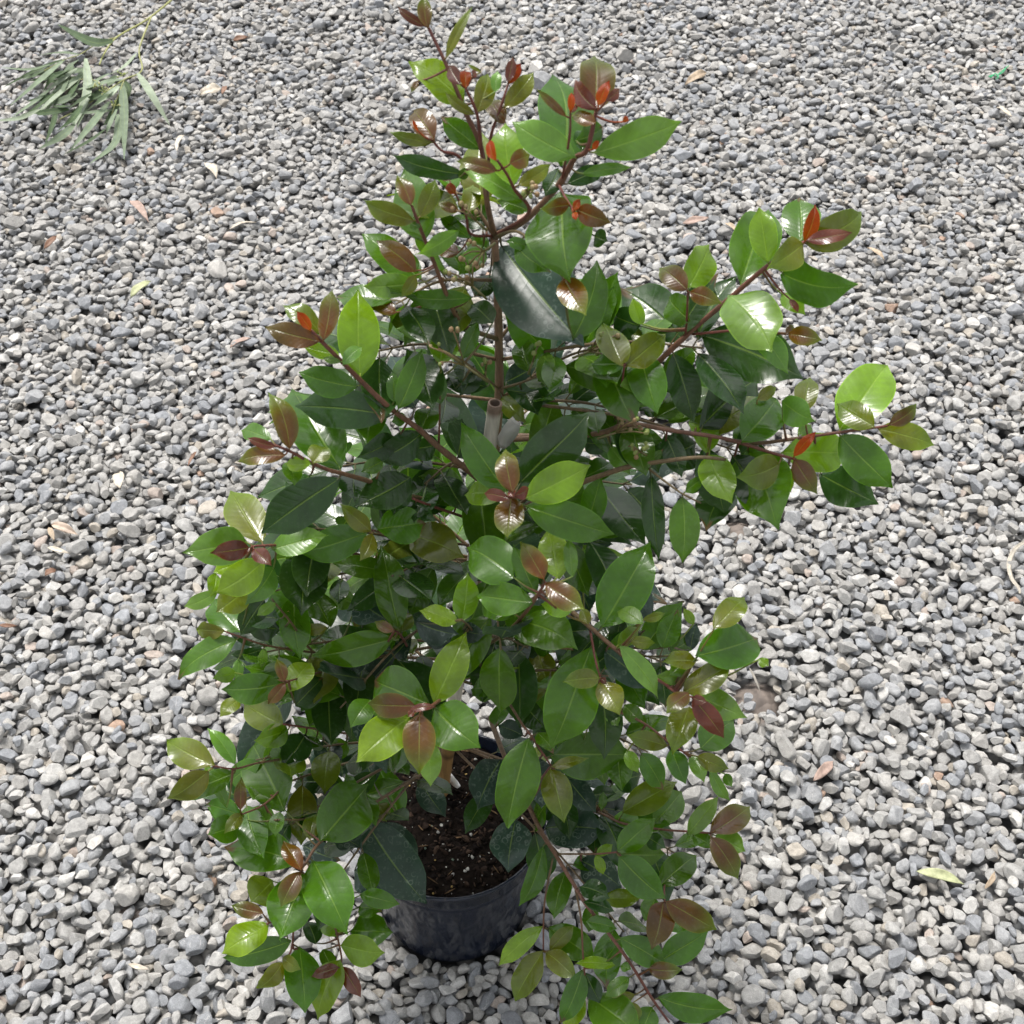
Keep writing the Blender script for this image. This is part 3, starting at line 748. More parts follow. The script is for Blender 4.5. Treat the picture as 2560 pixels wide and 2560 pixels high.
# --- lower right
br('G', [(60,80,.02),(150,320,.08),(305,640,.13),(380,790,.16),(450,900,.18),(560,1080,.21),(640,1210,.23),(780,1390,.25),(910,1570,.27),(1040,1780,.28),(1140,1920,.28)], (3.4,1.4), (BROWN,REDW), [
 (380,852,248,1235,115,'g'),(602,1102,785,1172,125,'d',1),(625,1195,812,1252,85,'d',1),(640,1312,832,1352,95,'g',1),(845,1412,1128,1578,165,'g'),(1090,1552,1392,1378,175,'g',-1),(1018,1600,1218,1605,112,'b'),
 (745,1565,840,1420,105,'g'),(1075,1770,1524,1842,175,'g'),(1040,1830,975,1985,135,'g'),(900,1650,755,1765,95,'g'),(935,1755,775,1790,72,'o'),(920,1800,965,1910,62,'o'),(850,1580,910,1600,60,'g'),(390,750,775,765,250,'u',-3)])
br('G', [(160,-30,.14),(260,130,.17),(300,180,.18),(430,375,.20)], (1.6,1.0), (BROWN,REDW), [(295,205,165,748,260,'g',1),(430,378,655,318,66,'o',1),(422,388,505,712,182,'o',.5),(425,305,900,305,295,'g',-2),
 (345,172,445,290,105,'g',-1),(530,450,700,650,155,'u',-4),(350,320,385,640,165,'u',-4),(215,700,165,1005,245,'u',-4),(260,190,110,130,120,'u',-3),(130,330,-20,640,230,'u',-5),(180,620,60,380,200,'u',-4)])
br('G', [(458,905,.18),(690,905,.20),(825,895,.21)], (1.3,.9), (OLIVE,REDW), [(830,892,1062,688,155,'g'),(842,902,1115,905,155,'g',-1.5),(840,920,1115,1178,205,'g',.5),(1085,1100,1315,900,175,'g',-1),(1010,805,1115,870,105,'d',-2),
 (700,912,802,848,62,'l'),(700,912,745,1035,64,'l'),(610,945,855,1110,230,'u',-4)])
br('G', [(440,930,.18),(390,1200,.21),(382,1490,.23)], (1.3,.9), (OLIVE,REDW), [(378,1342,112,1580,118,'l'),(382,1490,198,1795,160,'o'),(400,1502,585,1662,135,'o'),(420,1492,572,1338,95,'o'),(415,1350,695,1540,190,'g',-2)])
br('G', [(575,1110,.21),(610,1300,.24),(622,1520,.26),(645,1760,.27)], (1.4,.9), (OLIVE,REDW), [(815,1578,572,1565,76,'l',.5),(620,1602,480,1940,140,'g'),(632,1622,725,1810,110,'d',-1),(640,1765,495,1975,115,'l'),(662,1762,970,1985,240,'g')])
br('G', [(450,600,.06),(700,650,.12),(860,720,.14),(1070,755,.16),(1260,770,.18),(1395,780,.18)], (1.8,1.0), (BROWN,REDW), [(858,655,1188,463,185,'g'),(1048,722,1225,518,175,'g',-1),(810,682,975,762,145,'p'),(1252,792,1440,556,115,'p'),
 (1388,782,1634,608,172,'b'),(1285,790,1402,862,95,'g'),(1420,792,1604,892,155,'p',-1),(1392,802,1558,1058,155,'b',1),(1080,765,1172,812,34,'g'),(745,530,730,645,52,'g'),(760,642,878,572,90,'u',-2),(620,460,785,440,130,'u',-3),
 (800,460,985,430,175,'d',-3),(690,640,850,530,120,'u',-3)])
br('G', [(1115,1090,.20),(1112,1140,.22),(1115,1190,.23)], (1.1,.9), (REDW,REDW), [(1108,1192,1055,1475,175,'b'),(1122,1192,1434,1375,185,'b'),(1062,1170,995,1310,125,'g',-2),(1150,1225,1240,1395,165,'g',-2)])
br('G', [(500,-40,.10),(780,30,.14),(980,110,.17),(1140,230,.19),(1230,290,.20)], (1.7,1.0), (BROWN,REDW), [(1262,15,1158,295,175,'o'),(1330,272,1545,78,205,'g',-1.5),(1310,312,1505,392,105,'o'),(1270,312,1355,465,95,'p'),
 (1155,272,1242,482,125,'g'),(1392,392,1505,598,75,'p',-1),(1132,255,888,190,115,'o'),(885,280,955,418,85,'l'),(780,40,835,135,85,'p'),(870,5,985,105,105,'g'),(1480,420,1520,500,60,'p',-1),(690,60,800,200,120,'g',-2)])
br('E', [(1180,1630,.20),(1240,1670,.21),(1330,1690,.22)], (1.2,.9), (REDW,REDW), [(1320,1692,1500,1925,135,'m'),(1320,1690,1400,1715,60,'r',1),(1300,1665,1175,1770,110,'b')])


shrub = empty("shrub", at_y(1100, 1962, 0.985))
tag(shrub, "leafy evergreen shrub with glossy green leaves and red new tips growing in the black pot", "shrub")
SH0 = shrub.location.copy()

LEAVES = []      # (area, verts, faces, uvs, cols, branch index, type, foot)

def seg_near(pts, x, y):
    """nearest place on a path of (x, y, off) in the picture plane -> x, y, off"""
    best = None
    for a, b_ in zip(pts[:-1], pts[1:]):
        dx, dy = b_[0] - a[0], b_[1] - a[1]
        q = dx * dx + dy * dy
        t = 0 if q == 0 else max(0, min(1, ((x - a[0]) * dx + (y - a[1]) * dy) / q))
        px, py, po = a[0] + dx * t, a[1] + dy * t, a[2] + (b_[2] - a[2]) * t
        d = math.hypot(px - x, py - y)
        if best is None or d < best[0]: best = (d, px, py, po)
    return best

def add_leaf(bi, P0, tipfn, wreal, ty, roll, over=None):
    """P0 foot; tipfn(depth) gives the tip at that depth"""
    d0 = (P0 - CAM).dot(FWD)
    P1 = tipfn(d0)
    Lp = (P1 - P0).length
    Lr = RATIO[ty] * wreal * random.uniform(0.95, 1.08)
    s = math.sqrt(max(0, Lr * Lr - Lp * Lp))
    s = min(s, 0.6 * Lp)
    v = (CAM - P0).normalized()
    best = None
    for sg in (1, -1):
        a = tipfn(d0 + sg * s) - P0
        an = a.normalized()
        nn = (v - an * v.dot(an)).normalized()
        if best is None or nn.z > best[0] + 1e-6: best = (nn.z, a, nn)
    _, a, nn = best
    nn = Quaternion(a.normalized(), roll) @ nn
    w = wreal / max(0.6, math.cos(roll))
    L = a.length
    slim = ty in 'rm'
    vs, fs, us = leaf_shape(L, w, arch=random.uniform(0.0, 0.10), fold=random.uniform(0.10, 0.34) if ty in 'bmro' else random.choice([random.uniform(0.02, 0.16), random.uniform(0.12, 0.34)]),
                            bend=random.uniform(-0.045, 0.045), wave=random.uniform(0.02, 0.10), twist=random.uniform(-0.42, 0.42),
                            peak=random.uniform(0.43, 0.55), curl=random.choice([0, 0.1, 0.2, 0.32]))
    LEAVES.append((L * w, place(vs, P0, a, nn), fs, us, leaf_cols(ty, us), bi, ty, P0))

branch_mb = []
trunk_px = [(1082, 1985, -.028), (1122, 1800, -.03), (1165, 1600, -.03), (1200, 1400, -.03), (1232, 1180, -.03), (1247, 1000, -.03), (1247, 850, -.025),
            (1242, 700, -.02), (1236, 590, -.015)]
for bi, (crop, path, r, cols, leaves) in enumerate(BR):
    ox, oy, sc = CROP[crop]
    full = [(ox + x * sc, oy + y * sc, o) for x, y, o in path]
    tn = seg_near(trunk_px, full[0][0], full[0][1])
    if tn[0] < 45: full[0] = (tn[1], tn[2], tn[3])       # rooted on the trunk
    mb = MB()
    p3 = spline([at_y(x, y, PLANT_Y - o) for x, y, o in full], 6)
    tube(mb, p3, r[0] * .00082, r[1] * .0009, cols[0], cols[1], 7, 0.12)
    for lf in leaves:
        bx, by, tx_, ty_, w, t = lf[:6]
        if t == 'r' and crop in 'DEFG': t = 'm'
        w *= 0.85 if t == 'r' else (0.94 if t in 'bm' else 1.0)
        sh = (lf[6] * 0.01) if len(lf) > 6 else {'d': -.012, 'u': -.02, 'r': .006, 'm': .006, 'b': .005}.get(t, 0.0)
        bx, by, tx_, ty_, w = ox + bx * sc, oy + by * sc, ox + tx_ * sc, oy + ty_ * sc, w * sc
        d, nx, ny, no = seg_near(full, bx, by)
        off_ = no + sh + random.uniform(-.005, .005)
        P0 = at_y(bx, by, PLANT_Y - off_)
        wreal = w * (P0 - CAM).dot(FWD) / FPX
        def tipfn(dep, x=tx_, y=ty_):
            return CAM + ray(x, y) * dep
        add_leaf(bi, P0, tipfn, wreal, t, random.uniform(-.48, .48))
        # petiole or side twig from the branch to the leaf
        q0 = at_y(nx, ny, PLANT_Y - no)
        gap = (P0 - q0).length
        ax = (LEAVES[-1][1][(2 * NS + 1) * 2 + NS] - P0)
        if gap > 0.002:
            mid_ = q0.lerp(P0, 0.55) + Vector((0, 0, -0.06 * gap))
            tube(mb, spline([q0, mid_, P0 + ax * 0.3], 3), 0.0007 + min(.0006, gap * .012), 0.0006, cols[1], (LC[t][0][0] * 1.3 + .02, LC[t][0][1] * 1.1 + .02, LC[t][0][2] + .01), 5, cap=False)
    branch_mb.append(mb)

# inner and rear branches, grown in opposite pairs
def grow(path, r, n_pairs, types, lw=(0.030, 0.045), seed=0):
    rs = random.getstate(); random.seed(seed)
    mb = MB()
    bi = len(branch_mb)
    pts = spline(path, 8)
    tube(mb, pts, r * .001, r * .0004, BROWN, OLIVE, 7, 0.1)
    for k in range(n_pairs):
        f = 0.28 + 0.72 * k / max(1, n_pairs - 1)
        i = min(len(pts) - 2, int(f * (len(pts) - 1)))
        p = pts[i]; d = (pts[i + 1] - pts[max(0, i - 1)]).normalized()
        side0 = d.cross(Vector((0, 0, 1)))
        if side0.length < 0.1: side0 = Vector((1, 0, 0))
        side0.normalize()
        side0 = Quaternion(d, random.uniform(-.5, .5) + (1.2 if k % 2 else 0)) @ side0
        for sg in (1, -1):
            a = (side0 * sg + d * random.uniform(0.3, 0.9) + Vector((0, 0, random.uniform(-.5, .25)))).normalized()
            w = random.uniform(*lw); L = w * random.uniform(1.8, 2.2)
            nn = Vector((random.uniform(-.35, .35), random.uniform(-.5, .2), 1)) * 1.0 + d * -0.2
            P0 = p + a * 0.008
            tube(mb, [p, P0 + a * .004], 0.0008, 0.0006, OLIVE, GREENW, 5, cap=False)
            vs, fs, us = leaf_shape(L, w, random.uniform(.02, .08), random.uniform(.03, .2), random.uniform(-.04, .04), random.uniform(.02, .06), random.uniform(-.4, .4))
            t = random.choice(types)
            LEAVES.append((L * w * 0.3, place(vs, P0, a, nn), fs, us, leaf_cols(t, us), bi, t, P0))
    branch_mb.append(mb)
    random.setstate(rs)

def trunk_at(f):
    pts = [at_y(x, y, PLANT_Y - o) for x, y, o in trunk_px]
    k = f * (len(pts) - 1); i = min(len(pts) - 2, int(k))
    return pts[i].lerp(pts[i + 1], k - i)
def pgrow(foot, tip, o0, o1, n_pairs, types, seed, lw=(0.027, 0.040)):
    a = seg_near(trunk_px, foot[0], foot[1])
    p0 = at_y(a[1], a[2], PLANT_Y - a[3]); p1 = at_y(tip[0], tip[1], PLANT_Y - o1)
    mid = at_y((foot[0] * .45 + tip[0] * .55), (foot[1] * .45 + tip[1] * .55), PLANT_Y - o0) + Vector((0, 0, .012))
    grow([p0, mid, p1], 1.8, n_pairs, types, lw, seed)
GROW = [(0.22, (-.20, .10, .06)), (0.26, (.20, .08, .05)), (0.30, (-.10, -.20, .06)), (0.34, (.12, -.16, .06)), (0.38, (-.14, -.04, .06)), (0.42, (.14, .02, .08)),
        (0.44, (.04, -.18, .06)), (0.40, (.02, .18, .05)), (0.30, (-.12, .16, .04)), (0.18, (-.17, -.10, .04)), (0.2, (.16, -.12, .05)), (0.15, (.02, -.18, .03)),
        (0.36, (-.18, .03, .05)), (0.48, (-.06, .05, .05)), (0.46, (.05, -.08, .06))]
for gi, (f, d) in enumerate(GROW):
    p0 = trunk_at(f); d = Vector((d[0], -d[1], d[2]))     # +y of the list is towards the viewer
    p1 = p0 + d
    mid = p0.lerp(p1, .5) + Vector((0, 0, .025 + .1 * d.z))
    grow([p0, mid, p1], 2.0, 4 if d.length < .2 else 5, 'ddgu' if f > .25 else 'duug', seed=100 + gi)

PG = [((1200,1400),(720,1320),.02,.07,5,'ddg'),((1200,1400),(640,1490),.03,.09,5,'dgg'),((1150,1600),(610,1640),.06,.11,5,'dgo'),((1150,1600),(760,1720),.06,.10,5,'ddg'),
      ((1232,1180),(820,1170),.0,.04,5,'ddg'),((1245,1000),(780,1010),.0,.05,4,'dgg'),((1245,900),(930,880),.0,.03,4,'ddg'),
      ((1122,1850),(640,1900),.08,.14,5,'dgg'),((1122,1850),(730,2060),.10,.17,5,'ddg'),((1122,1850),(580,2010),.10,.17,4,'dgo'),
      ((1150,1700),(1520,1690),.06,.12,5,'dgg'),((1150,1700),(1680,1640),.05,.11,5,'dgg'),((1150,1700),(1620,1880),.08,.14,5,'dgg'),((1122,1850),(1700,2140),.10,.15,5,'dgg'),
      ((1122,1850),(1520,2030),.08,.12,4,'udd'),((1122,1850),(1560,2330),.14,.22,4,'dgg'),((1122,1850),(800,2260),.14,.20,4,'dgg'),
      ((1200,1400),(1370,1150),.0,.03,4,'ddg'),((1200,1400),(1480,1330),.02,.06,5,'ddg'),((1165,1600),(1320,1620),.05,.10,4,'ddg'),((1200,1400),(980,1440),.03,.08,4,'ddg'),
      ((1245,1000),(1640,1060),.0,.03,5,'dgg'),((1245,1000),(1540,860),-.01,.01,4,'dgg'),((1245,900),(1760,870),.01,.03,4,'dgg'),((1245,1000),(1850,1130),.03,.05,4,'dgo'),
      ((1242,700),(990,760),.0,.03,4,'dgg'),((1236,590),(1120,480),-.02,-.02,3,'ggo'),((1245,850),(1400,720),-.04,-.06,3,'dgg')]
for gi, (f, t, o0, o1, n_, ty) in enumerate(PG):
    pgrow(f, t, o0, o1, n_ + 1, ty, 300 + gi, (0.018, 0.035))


# trunk
tm = MB()
tube(tm, spline([at_y(x, y, PLANT_Y - o) for x, y, o in trunk_px], 8), 0.0062, 0.0030, (0.24, 0.17, 0.11), (0.23, 0.135, 0.085), 10, 0.10)
tm.build("trunk", M_WOOD, shrub, origin=SH0)
for o in (shrub.children[-1],):
    o.location = (0, 0, 0)
# branches, the hundred largest leaves, and the rest of the foliage
order = sorted(range(len(LEAVES)), key=lambda i: -LEAVES[i][0])
big = set(order[:100])
LNAME = {'b': "bronze brown young leaf", 'm': "dark maroon young leaf", 'u': "dark old leaf with dried water spots", 'l': "fresh yellow green leaf",
         'o': "olive green young leaf tinged bronze", 'p': "pale green leaf"}
rest = {False: MB()}
BO = []
for bi, mb in enumerate(branch_mb):
    bo = mb.build("branch", M_WOOD, shrub, origin=SH0); bo.location = (0, 0, 0)
    BO.append(bo)
fol = MB(); fol_old = []; fol_young = []
for i, (ar, vs, fs, us, cs, bi, ty, P0) in enumerate(LEAVES):
    if i in big:
        mb = MB(); mb.add(vs, fs, us, cs)
        lo = mb.build("leaf", M_OLD if ty == 'u' else M_LEAF, BO[bi], origin=P0)
        lo.location = P0 - SH0
        if ty in LNAME: lo["label"] = LNAME[ty]
    else:
        o = len(fol.f)
        fol.add(vs, fs, us, cs)
        if ty == 'u': fol_old += list(range(o, len(fol.f)))
        if ty == 'r': fol_young += list(range(o, len(fol.f)))
fo = fol.build("foliage", M_LEAF, shrub, origin=SH0); fo.location = (0, 0, 0)
fo.data.materials.append(M_OLD)
fo.data.materials.append(M_YOUNG)
for i in fol_old: fo.data.polygons[i].material_index = 1
for i in fol_young: fo.data.polygons[i].material_index = 2
fo["kind"] = "stuff"
print("leaves", len(LEAVES))

# flower bud clusters
def ball(mb, c, r, col, stretch=1.0):
    vs = [c + Vector((d[0], d[1], d[2] * stretch)) * r for d in D2]
    mb.add(vs, [tuple(f) for f in F2.tolist()], None, [col] * len(vs))
def buds(foot, heads, off_):
    """foot and heads in photo pixels"""
    mb = MB()
    p0 = at_y(foot[0], foot[1], PLANT_Y - off_)
    ctr = Vector((0, 0, 0))
    hs = [at_y(x, y, PLANT_Y - off_ - random.uniform(-.006, .012)) for x, y in heads]
    for h_ in hs: ctr += h_
    ctr /= len(hs)
    fork = p0.lerp(ctr, 0.5)
    tube(mb, [p0, fork], .0011, .0009, (0.10, 0.10, 0.03), (0.13, 0.11, 0.035), 5)
    for h_ in hs:
        tube(mb, [fork, fork.lerp(h_, .6) + Vector((0, 0, .002)), h_], .0008, .0006, (0.13, 0.11, 0.035), (0.16, 0.10, 0.04), 5)
        for k in range(random.choice([1, 2, 3])):
            c = h_ + Vector((random.uniform(-.003, .003), random.uniform(-.003, .003), random.uniform(-.002, .003)))
            col = random.choice([(0.20, 0.24, 0.06), (0.26, 0.20, 0.09), (0.24, 0.15, 0.07)])
            ball(mb, c, random.uniform(.0015, .0022), col, 1.2)
    o = mb.build("bud_cluster", M_BUD, shrub, origin=SH0); o.location = (0, 0, 0)
def cz(c, *pts):
    ox, oy, sc = CROP[c]
    return [(ox + x * sc, oy + y * sc) for x, y in pts]
buds(cz('A', (720, 1700))[0], cz('A', (500, 1545), (480, 1590), (540, 1580), (600, 1600), (600, 1490), (640, 1510)), .04)
buds(cz('A', (770, 1380))[0], cz('A', (635, 1395), (700, 1520), (620, 1505), (665, 1510), (590, 1450)), .05)
buds(cz('A', (930, 1130))[0], cz('A', (985, 1065), (945, 1075), (990, 1100)), .09)
buds(cz('A', (720, 1310))[0], cz('A', (545, 1195), (655, 1215), (590, 1185)), .05)
buds(cz('B', (60, 860))[0], cz('B', (208, 735), (280, 745), (180, 830), (235, 860), (225, 815)), .03)
buds(cz('B', (180, 1250))[0], cz('B', (300, 1165), (360, 1165), (385, 1195), (420, 1225), (345, 1200)), .07)
buds(cz('B', (420, 1330))[0], cz('B', (355, 1300), (405, 1285), (330, 1285), (370, 1330)), .07)
buds(cz('C', (1500, 860))[0], cz('C', (1145, 645), (1195, 655), (1200, 740), (1290, 555)), .08)
buds(cz('C', (1480, 830))[0], cz('C', (1495, 735), (1480, 760)), .03)
buds(cz('C', (1740, 810))[0], cz('C', (1800, 640), (1790, 680)), .03)


# ------------------------------------------------------------------ pot, soil, stake, ties
def lathe(prof, seg=72):
    vs, fs = [], []
    for r, z in prof:
        for k in range(seg):
            a = 2 * math.pi * k / seg
            vs.append(Vector((r * math.cos(a), r * math.sin(a), z)))
    for i in range(len(prof) - 1):
        for k in range(seg):
            k2 = (k + 1) % seg
            fs.append((i * seg + k, i * seg + k2, (i + 1) * seg + k2, (i + 1) * seg + k))
    return vs, fs
pot = empty("plant_pot", POT)
tag(pot, "round black plastic nursery pot holding the shrub on the gravel", "plant pot")
hb = POT_H - 0.028
prof = [(0.0, 0.004), (BASE_R - .012, 0.004), (BASE_R - .006, 0.0), (BASE_R, 0.004), (BASE_R + .003, 0.012)]
for k in range(1, 9):
    t = k / 8
    prof.append((BASE_R + .003 + (RIM_R - .006 - BASE_R - .003) * t, 0.012 + (hb - 0.012) * t))
inner = [(RIM_R - .0085, hb - .001)] + [(BASE_R + (RIM_R - .0085 - BASE_R) * (1 - t / 6), (hb) * (1 - t / 6) + .006) for t in range(1, 6)]
v, f = lathe(prof + inner)
mesh_obj("pot_wall", v, f, M_POT, pot)
prof = [(RIM_R - .0075, hb - .0005), (RIM_R - .002, hb), (RIM_R - .0005, hb + .003), (RIM_R, hb + .02), (RIM_R + .0022, hb + .0225), (RIM_R + .003, POT_H - .002), (RIM_R + .0018, POT_H),
        (RIM_R - .0008, POT_H), (RIM_R - .002, POT_H - .002), (RIM_R - .0035, hb + .004), (RIM_R - .0075, hb - .0005)]
v, f = lathe(prof)
mesh_obj("rim", v, f, M_POT, pot)

SOIL_Z = POT.z + POT_H - 0.020
sm = MB()
# bumpy soil disc
rings, seg = 22, 72
vs, fs, cs = [], [], []
SR = RIM_R - .0045
def soil_h(x, y):
    return 0.0022 * (math.sin(x * 210 + 1) * math.cos(y * 190) + math.sin(x * 90 + y * 120)) + .004 * (1 - (x * x + y * y) / SR ** 2)
for i in range(rings + 1):
    for k in range(seg):
        a = 2 * math.pi * k / seg; r = SR * i / rings
        x, y = r * math.cos(a), r * math.sin(a)
        z = soil_h(x, y) + (random.uniform(-.0012, .0012) if 0 < i < rings else 0)
        vs.append(Vector((POT.x + x, POT.y + y, SOIL_Z + z))); q = random.uniform(.7, 1.3); cs.append((.013 * q, .009 * q, .007 * q))
for i in range(rings):
    for k in range(seg):
        k2 = (k + 1) % seg
        fs.append((i * seg + k, (i + 1) * seg + k, (i + 1) * seg + k2, i * seg + k2))
sm.add(vs, fs, None, cs)
def chip(mb, c, l, w, h_, col):
    q = Quaternion((random.gauss(0, 1), random.gauss(0, 1), random.gauss(0, 1), random.gauss(0, 1))); q.normalize()
    q = Quaternion((0, 0, 1), random.uniform(0, 6.3)) @ Quaternion((1, 0, 0), random.gauss(0, .4)) @ Quaternion((0, 1, 0), random.gauss(0, .4))
    qs = random.randrange(K); sh = SH2[qs]
    vs = [c + q @ Vector((p[0] * l, p[1] * w, p[2] * h_)) for p in sh]
    mb.add(vs, [tuple(f) for f in SHC[qs][1].tolist()], None, [col] * len(vs))
for k in range(1500):
    a = random.uniform(0, 6.283); r = SR * math.sqrt(random.random()) * .98
    x, y = r * math.cos(a), r * math.sin(a)
    q = random.uniform(.5, 1.6)
    t = random.random()
    base = Vector((POT.x + x, POT.y + y, SOIL_Z + soil_h(x, y) + .0008))
    if t < .86:
        l = random.choice([.0015, .002, .003, .0045, .006]) * random.uniform(.7, 1.3)
        chip(sm, base, l, l * random.uniform(.3, .7), l * random.uniform(.2, .4), random.choice([(.020 * q, .013 * q, .010 * q), (.010 * q, .007 * q, .006 * q), (.050 * q, .032 * q, .023 * q), (.014 * q, .010 * q, .008 * q)]))
    elif t < .95:
        l = random.choice([.0006, .0009, .0012, .0022]) * random.uniform(.8, 1.2); chip(sm, base + Vector((0, 0, .0008)), l, l * .8, l * .7, (.5 * min(q, 1.2), .48 * min(q, 1.2), .44 * min(q, 1.2)))
    elif t < .97:
        l = random.uniform(.0011, .0016); chip(sm, base + Vector((0, 0, .001)), l, l, l, random.choice([(.48, .33, .12), (.5, .4, .18), (.2, .26, .2)]))
    else:
        l = random.uniform(.005, .011); chip(sm, base + Vector((0, 0, .0012)), l, .0008, .0008, (.16 * q, .10 * q, .055 * q))
so = sm.build("potting_soil", M_SOIL, smooth=True, origin=Vector((POT.x, POT.y, SOIL_Z)))
tag(so, "dark bark potting mix with white grains filling the black pot", "soil", kind="stuff")

# bamboo stake
s0, s1 = at_y(1107, 1975, 0.962), at_y(1238, 1008, 0.952)
s0 = s0 - (s1 - s0).normalized() * 0.03
cm = MB()
ax = (s1 - s0).normalized(); side = ax.orthogonal().normalized(); sd2 = ax.cross(side)
Ls = (s1 - s0).length
seg = 16
prof = []
nodes = [0.11, 0.27, 0.43, 0.555]
nst = 90
for i in range(nst + 1):
    t = i / nst; d = t * Ls
    r = 0.0072 - 0.0008 * t
    for nd in nodes:
        r += 0.0011 * math.exp(-((d - nd) / .004) ** 2)
    prof.append((r, d))
vs, fs, us, cs = [], [], [], []
full_prof = prof + [(prof[-1][0] - .0006, Ls + .0004), (0.0042, Ls), (0.0040, Ls - .02), (0.0005, Ls - .021)]
for r, d in full_prof:
    t = min(1, d / Ls)
    inside = r < .005
    base = (0.30, 0.17, 0.06) if t < .22 else (0.52, 0.48, 0.41)
    if .22 <= t < .35:
        q = (t - .22) / .13; base = tuple(a * (1 - q) + b_ * q for a, b_ in zip((0.30, 0.17, 0.06), (0.52, 0.48, 0.41)))
    if t > .988 and not inside: base = (0.22, 0.15, 0.11)
    if inside: base = (0.08, 0.05, 0.035)
    for nd in nodes:
        if abs(d - nd) < .0035: base = tuple(c * .35 for c in base)
    for k in range(seg):
        a = 2 * math.pi * k / seg
        vs.append(s0 + ax * d + side * (r * math.cos(a)) + sd2 * (r * math.sin(a)))
        us.append((k / seg, t)); cs.append(base)
for i in range(len(full_prof) - 1):
    for k in range(seg):
        k2 = (k + 1) % seg
        fs.append((i * seg + k, i * seg + k2, (i + 1) * seg + k2, (i + 1) * seg + k))
cm.add(vs, fs, us, cs)
st = cm.build("bamboo_stake", M_CANE, origin=s0)
tag(st, "weathered bamboo stake with hollow cut top standing in the pot beside the trunk", "stake")

def ribbon(name, px, off_, w, label, curl=0.5):
    pts = spline([at_y(x, y, PLANT_Y - off_ - d) for x, y, d in px], 6)
    vs, fs = [], []
    n_ = len(pts)
    for i, p in enumerate(pts):
        t = i / (n_ - 1)
        d = (pts[min(i + 1, n_ - 1)] - pts[max(i - 1, 0)]).normalized()
        vdir = (CAM - p).normalized()
        s_ = Quaternion(d, curl * math.sin(t * 4)) @ d.cross(vdir).normalized()
        ww = w * (0.35 + 0.65 * math.sin(math.pi * min(1, .15 + t * .75)))
        up_ = s_.cross(d).normalized()
        for q, k in ((-1, 0), (0, .25), (1, 0)):
            vs.append(p + s_ * (ww / 2 * q) + up_ * (k * w * .3))
        for q, k in ((-1, 0), (0, .25), (1, 0)):
            vs.append(p + s_ * (ww / 2 * q) + up_ * (k * w * .3 - .0005))
    for i in range(n_ - 1):
        a, b_ = i * 6, (i + 1) * 6
        fs += [(a, b_, b_ + 1, a + 1), (a + 1, b_ + 1, b_ + 2, a + 2), (a + 3, a + 4, b_ + 4, b_ + 3), (a + 4, a + 5, b_ + 5, b_ + 4),
               (a, a + 3, b_ + 3, b_), (a + 2, b_ + 2, b_ + 5, a + 5)]
    e = (n_ - 1) * 6
    fs += [(0, 1, 4, 3), (1, 2, 5, 4), (e, e + 3, e + 4, e + 1), (e + 1, e + 4, e + 5, e + 2)]
    o = mesh_obj(name, [p - pts[0] for p in vs], fs, M_FILM)
    o.location = pts[0]
    tag(o, label, "plant tie")
ribbon("plant_tie", [(1250, 1115, .0), (1272, 1085, .008), (1290, 1050, .012)], -.005, .016, "white plastic tie flapping loose beside the hollow top of the stake")
ribbon("plant_tie", [(1113, 1925, .005), (1130, 1950, .02), (1148, 1968, .03)], -.04, .009, "short white plastic tie end at the foot of the stake above the soil")

# ------------------------------------------------------------------ fallen gum branch
GS = 600 / 1932
gum = empty("gum_branch", at_z(330, 90, 0.03))
tag(gum, "broken eucalyptus branch with long grey green leaves lying on the gravel", "fallen branch")
G0 = gum.location.copy()
tw = MB()
def gpt(x, y, z): return at_z(x * GS, y * GS, z)
def gz(x, y, dz):
    p = gpt(x, y, .03); return gpt(x, y, hgt(p.x, p.y) + dz)
for path, r0, r1 in (([(1500, -110, .012), (1380, 0, .012), (1180, 160, .014), (940, 300, .016), (840, 430, .02), (800, 520, .018)], 3.0, 1.6),
                     ([(1220, 130, .014), (1140, 330, .016), (1120, 430, .018), (1140, 570, .02), (1000, 640, .022), (880, 720, .02), (700, 840, .014), (480, 960, .008)], 2.3, 1.0),
                     ([(940, 300, .016), (800, 340, .018), (640, 440, .02), (520, 480, .02), (300, 600, .012)], 1.6, .8),
                     ([(1000, 640, .022), (940, 800, .024), (900, 920, .02)], 1.4, .8),
                     ([(880, 720, .02), (740, 640, .022), (640, 640, .02)], 1.2, .8)):
    tube(tw, spline([gz(x, y, z) for x, y, z in path], 6), r0 * .001, r1 * .001, (0.30, 0.30, 0.12), (0.34, 0.36, 0.12), 6, .1)
o = tw.build("twig", M_WOOD, gum, origin=G0); o.location = (0, 0, 0)
SAGE, DK, PALE = (0.115, 0.148, 0.112), (0.032, 0.052, 0.028), (0.22, 0.26, 0.215)
